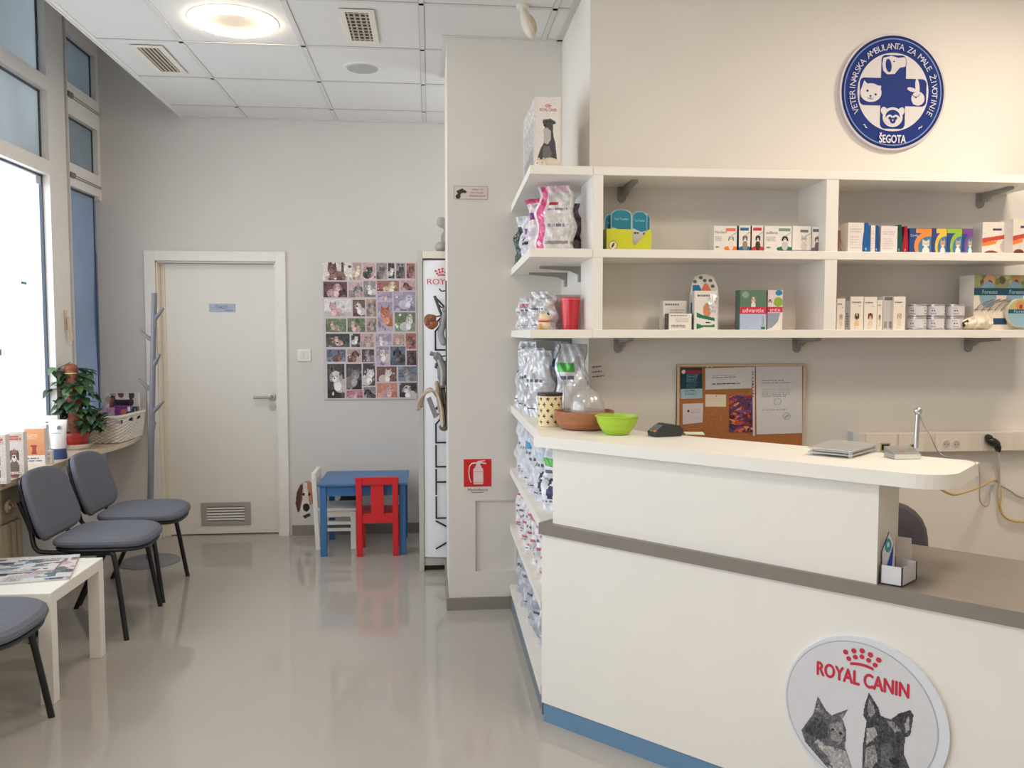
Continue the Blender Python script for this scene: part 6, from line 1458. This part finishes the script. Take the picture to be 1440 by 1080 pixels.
def leaf_(pts, y, col, name, label, ex=None, th_=.002):
    q = MB(); P3 = [onY(px, py, y) for px, py in pts]; q.prism(P3, (0, th_, 0), col)
    if ex: ex(q, y)
    tag(q.build(name, 'paper'), label, 'leaflet', 'leaflets in the card holder')
ylf = c4[0].y+.012
def exl(q, y):
    f = Flat(q, onY(1249, 767, y-.0008), (1, 0, 0), (0, 0, 1), (0, -1, 0)); f.ell(0, 0, .0095, .02, (60, 150, 160)); f.up(); f.ell(0, .002, .004, .008, (190, 220, 220)); f.up(); f.poly([(-.004, -.06), (.013, -.06), (.016, .006)], (44, 76, 170))
    q.tube([onY(px, py, y-.001) for px, py in ((1250, 748), (1240, 775), (1239, 815))], .0013, 6, (30, 30, 36))
leaf_([(1239.5, 812), (1239.5, 777), (1250, 748.5), (1258, 770), (1258, 812)], ylf, (226, 224, 226), 'leaflet', 'pointed white leaflet with a blue and teal print in the card holder', exl)
yl2 = c4[3].y-.02
leaf_([(1260, 812), (1260, 754), (1282, 757), (1282, 814)], yl2, (206, 196, 188), 'leaflet', 'plain pale card standing at the back of the card holder')

# ------------------------------------------------------------------ cork board and papers
yk = YW-.018
a, c = onY(953, 512, yk), onY(1134, 511, yk); x0, x1, z1_ = a.x, c.x, onY(1050, 512, yk).z; z0_ = z1_-.42
t = thing('cork_board', 'cork pinboard in a thin light frame on the wall', 'pinboard', ((x0+x1)/2, YW, z0_))
MB().box(x0, x1, yk+.006, YW-.001, z0_, z1_, (172, 110, 62)).build('cork_panel', 'cork', t)
q = MB(); fw = .011; FC = (206, 184, 156)
for r_ in ((x0, x1, z1_-fw, z1_), (x0, x1, z0_, z0_+fw), (x0, x0+fw, z0_+fw, z1_-fw), (x1-fw, x1, z0_+fw, z1_-fw)): q.box(r_[0], r_[1], yk, YW-.001, r_[2], r_[3], FC)
q.build('frame', 'satin', t, bevel=.002)
yn = yk+.004
def sheet_(pts, cvf, label, name='pinned_note', col=(224, 218, 214), cat='paper'):
    P4 = [onY(px, py, yn) for px, py in pts]; q = MB(); cv = cvf(); q.canvas(cv, lambda u, v: P4[0].lerp(P4[1], u).lerp(P4[3].lerp(P4[2], u), v))
    q.prism([p+Vector((0, .0006, 0)) for p in P4], (0, .001, 0), col)
    return tag(q.build(name, 'paper'), label, cat, 'papers pinned on the cork board')
PW = (220, 216, 214)
sheet_([(957, 517), (987, 517), (988, 560), (957, 561)], lambda: Canvas(40, 60, (24, 62, 74)).rect(0, 0, 1, .06, (60, 60, 50)).ell(.14, .13, .09, .065, (220, 222, 222)).rect(.26, .08, .95, .2, (150, 44, 62)).words(.28, .22, .88, .66, 9, (96, 140, 150), 2).rect(0, .68, 1, 1, (156, 190, 200)).words(.2, .72, .8, .9, 4, (96, 120, 130), 4), 'dark teal leaflet with a red heading at the upper corner of the pinboard')
sheet_([(992, 518), (1058, 516), (1057, 546), (992, 548)], lambda: Canvas(90, 40, PW).words(.14, .34, .82, .5, 2, (150, 146, 146), 3).words(.14, .72, .84, .8, 1, (90, 86, 86), 5), 'wide white notice in the upper middle of the pinboard')
sheet_([(1063, 515.5), (1128, 515), (1128, 609), (1064, 611)], lambda: Canvas(80, 120, (216, 214, 214)).words(.12, .2, .8, .26, 2, (160, 158, 158), 1).words(.12, .33, .86, .46, 5, (176, 174, 174), 2).ell(.46, .52, .085, .055, (170, 168, 168)).ell(.46, .52, .07, .045, (210, 208, 208)).words(.12, .63, .85, .66, 1, (170, 168, 168), 7).ell(.66, .74, .085, .055, (160, 158, 158)).ell(.66, .74, .07, .045, (206, 204, 204)).line(.62, .76, .7, .72, .015, (130, 130, 130)), 'large white letter with two round stamps on the pinboard')
sheet_([(992, 554.5), (1021, 555), (1021, 572), (992, 572)], lambda: Canvas(40, 24, (228, 216, 190)).words(.1, .3, .9, .6, 2, (216, 200, 170), 2).ell(.52, .12, .03, .05, (120, 100, 80)), 'small cream note in the middle of the pinboard')
def c_art():
    cv = Canvas(36, 54, (96, 52, 84)); r = random.Random(9)
    for i in range(70):
        cv.ell(r.random(), r.random(), r.uniform(.06, .22), r.uniform(.02, .06), r.choice([(226, 104, 52), (196, 74, 60), (84, 60, 120), (60, 40, 80), (232, 150, 80), (120, 80, 130), (70, 30, 40), (150, 50, 50)]), r.uniform(-.5, .3))
    return cv.noise(10)
sheet_([(1025.5, 556), (1061, 556), (1060, 608), (1025.5, 608)], c_art, 'orange and purple picture card pinned on the pinboard', 'picture_card', (90, 50, 70), 'card')
sheet_([(960, 568), (989, 567), (988, 594), (960, 597)], lambda: Canvas(40, 40, (214, 204, 210)).ell(.28, .36, .05, .07, (60, 46, 50)).words(.4, .3, .9, .5, 3, (180, 172, 176), 2).line(.1, .55, .9, .8, .02, (190, 180, 190)), 'creased pinkish note at the lower corner of the pinboard')
q = MB(); P4 = [onY(px, py, yn-.002) for px, py in ((1058, 516), (1061.5, 516), (1061.5, 613), (1059, 613))]; cvs = Canvas(4, 60, (220, 214, 216)); 
for i in range(9): cvs.rect(0, .06+i*.045, .6, .08+i*.045, (120, 84, 84))
q.canvas(cvs, lambda u, v: P4[0].lerp(P4[1], u).lerp(P4[3].lerp(P4[2], u), v)); q.prism([p+Vector((0, .0005, 0)) for p in P4], (0, .0012, 0), (200, 200, 210))
tag(q.build('paper_strip', 'paper'), 'narrow white paper strip hanging beside the large letter', 'paper', 'papers pinned on the cork board')
for i, (px, py, col, lb) in enumerate(((995, 515, (220, 206, 170), 'pale push pin above the wide notice, nearer the teal leaflet'), (1001, 515, (226, 214, 190), 'pale push pin above the wide notice, second one'), (1112, 514, (226, 206, 170), 'pale push pin above the large letter'))):
    p = onY(px, py, yk+.002); q = MB(); q.tube([p+Vector((0, .004, 0)), p], [.004, .006], 10, col); tag(q.build('push_pin', 'gloss'), lb, 'push pin', 'push pins on the cork board')

# ------------------------------------------------------------------ cable trunking, plug and cables
yt = YW-.05; a = onY(1203, 609, yt); tb = onY(1203, 634, yt)
TC = (226, 216, 202)
t = thing('cable_trunking', 'white socket trunking running along the wall behind the counter', 'trunking', (2.3, yt, tb.z))
q = MB(); q.box(a.x, 3.0, yt, YW-.001, tb.z-.012, a.z, TC); q.build('channel', 'satin', t, bevel=.006)
q = MB(); q.box(a.x-.012, a.x+.012, yt-.004, YW-.001, tb.z-.016, a.z+.004, (206, 208, 216)); q.build('end_cap', 'satin', t, bevel=.003)
for px0, px1 in ((1216, 1261), (1262, 1300), (1314, 1360), (1376, 1424)):
    xa, xb = onY(px0, 620, yt).x, onY(px1, 620, yt).x; MB().box(xa+.003, xb-.003, yt-.005, yt, tb.z-.008, a.z-.004, (230, 221, 208)).build('socket_plate', 'satin', t, bevel=.002)
def jack(px0, px1, py0, py1, wire):
    p0_, p1_ = onY(px0, py0, yt-.006), onY(px1, py1, yt-.006); q = MB(); q.box(p0_.x, p1_.x, yt-.0062, yt-.005, p1_.z, p0_.z, (190, 176, 140)); q.box(p0_.x+.006, p1_.x-.006, yt-.0068, yt-.006, p1_.z+.004, p0_.z-.006, (40, 36, 34))
    if wire: q.tube(bez([(p0_.x+.014, yt-.006, p0_.z-.012), (p0_.x+.02, yt-.02, p0_.z-.02), (p0_.x+.012, yt-.016, p1_.z-.012)], 5), .003, 6, (36, 34, 34))
    q.build('data_jack', 'satin', t)
jack(1238, 1252, 623, 634, True); jack(1280, 1287, 624, 629, False)
for px in (1330.5, 1344.5):
    p = onY(px, 624.5, yt-.005); q = MB(); n = 28
    q.tube([(p.x, yt-.0045, p.z), (p.x, yt-.008, p.z)], .0215, n, (232, 224, 212)); q.tube([(p.x, yt-.0076, p.z), (p.x, yt-.0085, p.z)], .0175, n, (196, 186, 174)); 
    for dx in (-.007, .007): q.tube([(p.x+dx, yt-.0084, p.z), (p.x+dx, yt-.0092, p.z)], .0026, 8, (60, 54, 50))
    q.build('socket', 'satin', t)
p = onY(1397, 622, yt-.03); t = thing('power_plug', 'black angled power plug in the wall trunking', 'plug', (p.x, yt, p.z))
q = MB(); q.blob((0, 0, 0), .036, .026, .02, (34, 28, 28)); q.tube(bez([(.02, 0, -.005), (.036, -.004, -.016), (.036, -.004, -.03)], 4), [.015]*4+[.011]*4+[.009], 10, (34, 28, 28)); q.blob((-.026, .004, .012), .016, .02, .014, (34, 28, 28)); q.xf(Matrix.Translation((p.x, yt-.027, p.z))@Matrix.Rotation(.45, 4, 'Y')); q.build('plug_body', 'satin', t)
q = MB(); yw_ = YW-.03; q.tube(bez([onY(1404, 632, yt-.03), onY(1404, 650, yt-.01), onY(1405, 680, YW-.02), onY(1405, 700, YW-.015)], 6), .0065, 8, (206, 200, 192)); q.build('cable', 'satin', t)
q = MB(); y0_ = sn(1.36, .3).y
cpts = [sn(1.32, .2, ZB-.045), onY(1320, 684, 2.5), onY(1335, 694, 2.75), onY(1350, 694, 3.0), onY(1375, 686, 3.3), onY(1396, 676, YW-.04), onY(1405, 680, YW-.02), onY(1407, 700, YW-.018), onY(1406, 712, YW-.018), onY(1412, 726, YW-.018), onY(1428, 733, YW-.018), onY(1460, 734, YW-.018)]
q.tube(bez(cpts, 6), .0055, 8, (206, 170, 110)); tag(q.build('yellow_cable', 'satin'), 'yellowish cable sagging from the bar top to the wall', 'cable')
q = MB(); q.tube(bez([onY(1407, 683, YW-.02), onY(1420, 690, YW-.012), onY(1432, 698, YW-.012), onY(1455, 704, YW-.012)], 6), .004, 8, (170, 162, 152)); tag(q.build('grey_cable', 'satin'), 'thin grey cable branching off along the wall at the picture edge', 'cable')

# ------------------------------------------------------------------ office chair behind the counter
yo = 2.95; P4 = [onY(px, py, yo) for px, py in ((1244, 728), (1270, 705), (1290, 712), (1301, 728), (1303, 745), (1302, 775), (1302, 800), (1244, 792))]
xo = onY(1270, 760, yo).x
t = thing('office_chair', 'dark grey office chair mostly hidden behind the counter bar', 'chair', (xo, yo+.1, 0))
zt_o, zb_o = onY(1275, 704, yo).z, onY(1290, 800, yo).z; xr = onY(1303, 745, yo).x; wb_ = .42
def bk(p): return Vector((xr-wb_/2+p.y, yo+.03-p.z*1.0+.04*(p.y/.21)**2*-1, (zt_o+zt_o-.40)/2+p.x))
rpad(.20, wb_/2, .03, 3.0, bk).build('backrest', mat('dark_fabric', (88, 84, 92), .9, var=.12, scale=160, bump=.2, bscale=300), t)
rpad(.24, .24, .04, 3.0, lambda p: Vector((xr-wb_/2+p.y, yo+.30+p.x, .46+p.z))).build('seat', 'fabric', t)
q = MB(); q.tube(bez([(xr-wb_/2, yo+.05, .55), (xr-wb_/2, yo+.06, .43), (xr-wb_/2, yo+.2, .40), (xr-wb_/2, yo+.3, .42)], 6), .02, 8, (24, 24, 28)); q.build('back_support', 'black', t)
q = MB(); q.tube([(xr-wb_/2, yo+.3, .09), (xr-wb_/2, yo+.3, .42)], .026, 12, (24, 24, 28)); q.build('gas_lift', 'black', t)
for i in range(5):
    a_ = 2*PI*i/5+.3; e = Vector((xr-wb_/2+.24*math.cos(a_), yo+.3+.24*math.sin(a_), .065)); MB().tube([(xr-wb_/2, yo+.3, .095), e], [.022, .014], 8, (24, 24, 28)).build('leg', 'black', t)
    MB().blob(e-Vector((0, 0, .036)), .02, .02, .028, (30, 30, 32), 12, 8).build('caster', 'black', t)
# ------------------------------------------------------------------ light
w = bpy.data.worlds.new('World'); SC.world = w; w.use_nodes = True
bg = w.node_tree.nodes['Background']; bg.inputs[0].default_value = (.9, .955, 1.0, 1); bg.inputs[1].default_value = 3.6
def area(name, loc, rot, sx, sy, power, col=(1, 1, 1), shape='RECTANGLE', portal=False):
    l = bpy.data.lights.new(name, 'AREA'); l.shape = shape; l.size = sx; l.size_y = sy; l.energy = power; l.color = col
    if portal: l.cycles.is_portal = True
    o = bpy.data.objects.new(name, l); COL.objects.link(o); o.location = loc; o.rotation_euler = rot; return o
# sky portals in the window openings
for y0, y1 in ((3.55, yg), (1.0, 3.3), (-1.24, .75), (yg+.2, YB)):
    area('window_portal', (XL-.12, (y0+y1)/2, (SZ+3.6)/2), (0, -PI/2, 0), 2.8, y1-y0, 1, portal=True)
# unseen ring lamps added to light the room, above and behind the camera
ring_lamp(-.944, 1.15, 'added ring ceiling lamp out of the picture over the waiting chairs', 'glow_day'); ring_lamp(1.55, 1.7, 'added ring ceiling lamp out of the picture over the counter', 'glow_warm'); ring_lamp(.5, -.9, 'added ring ceiling lamp out of the picture near the entrance', 'glow_day'); ring_lamp(2.6, 2.6, 'added ring ceiling lamp out of the picture near the shop wall', 'glow_warm')
cam = bpy.data.cameras.new('Camera'); co = bpy.data.objects.new('Camera', cam); COL.objects.link(co)
cam.sensor_fit = 'HORIZONTAL'; cam.sensor_width = 36; cam.lens = FPX/1440*36; cam.clip_start = .05
co.matrix_world = Matrix((( RT.x, UP.x, -FW.x, 0), (RT.y, UP.y, -FW.y, 0), (RT.z, UP.z, -FW.z, CAMH), (0, 0, 0, 1)))
SC.camera = co
SC.view_settings.view_transform = 'Standard'; SC.view_settings.look = 'None'
SC.view_settings.exposure = 0.1; SC.view_settings.gamma = 1.0
SC.cycles.use_denoising = True
SC.cycles.max_bounces = 8; SC.cycles.transparent_max_bounces = 12; SC.cycles.sample_clamp_indirect = 6
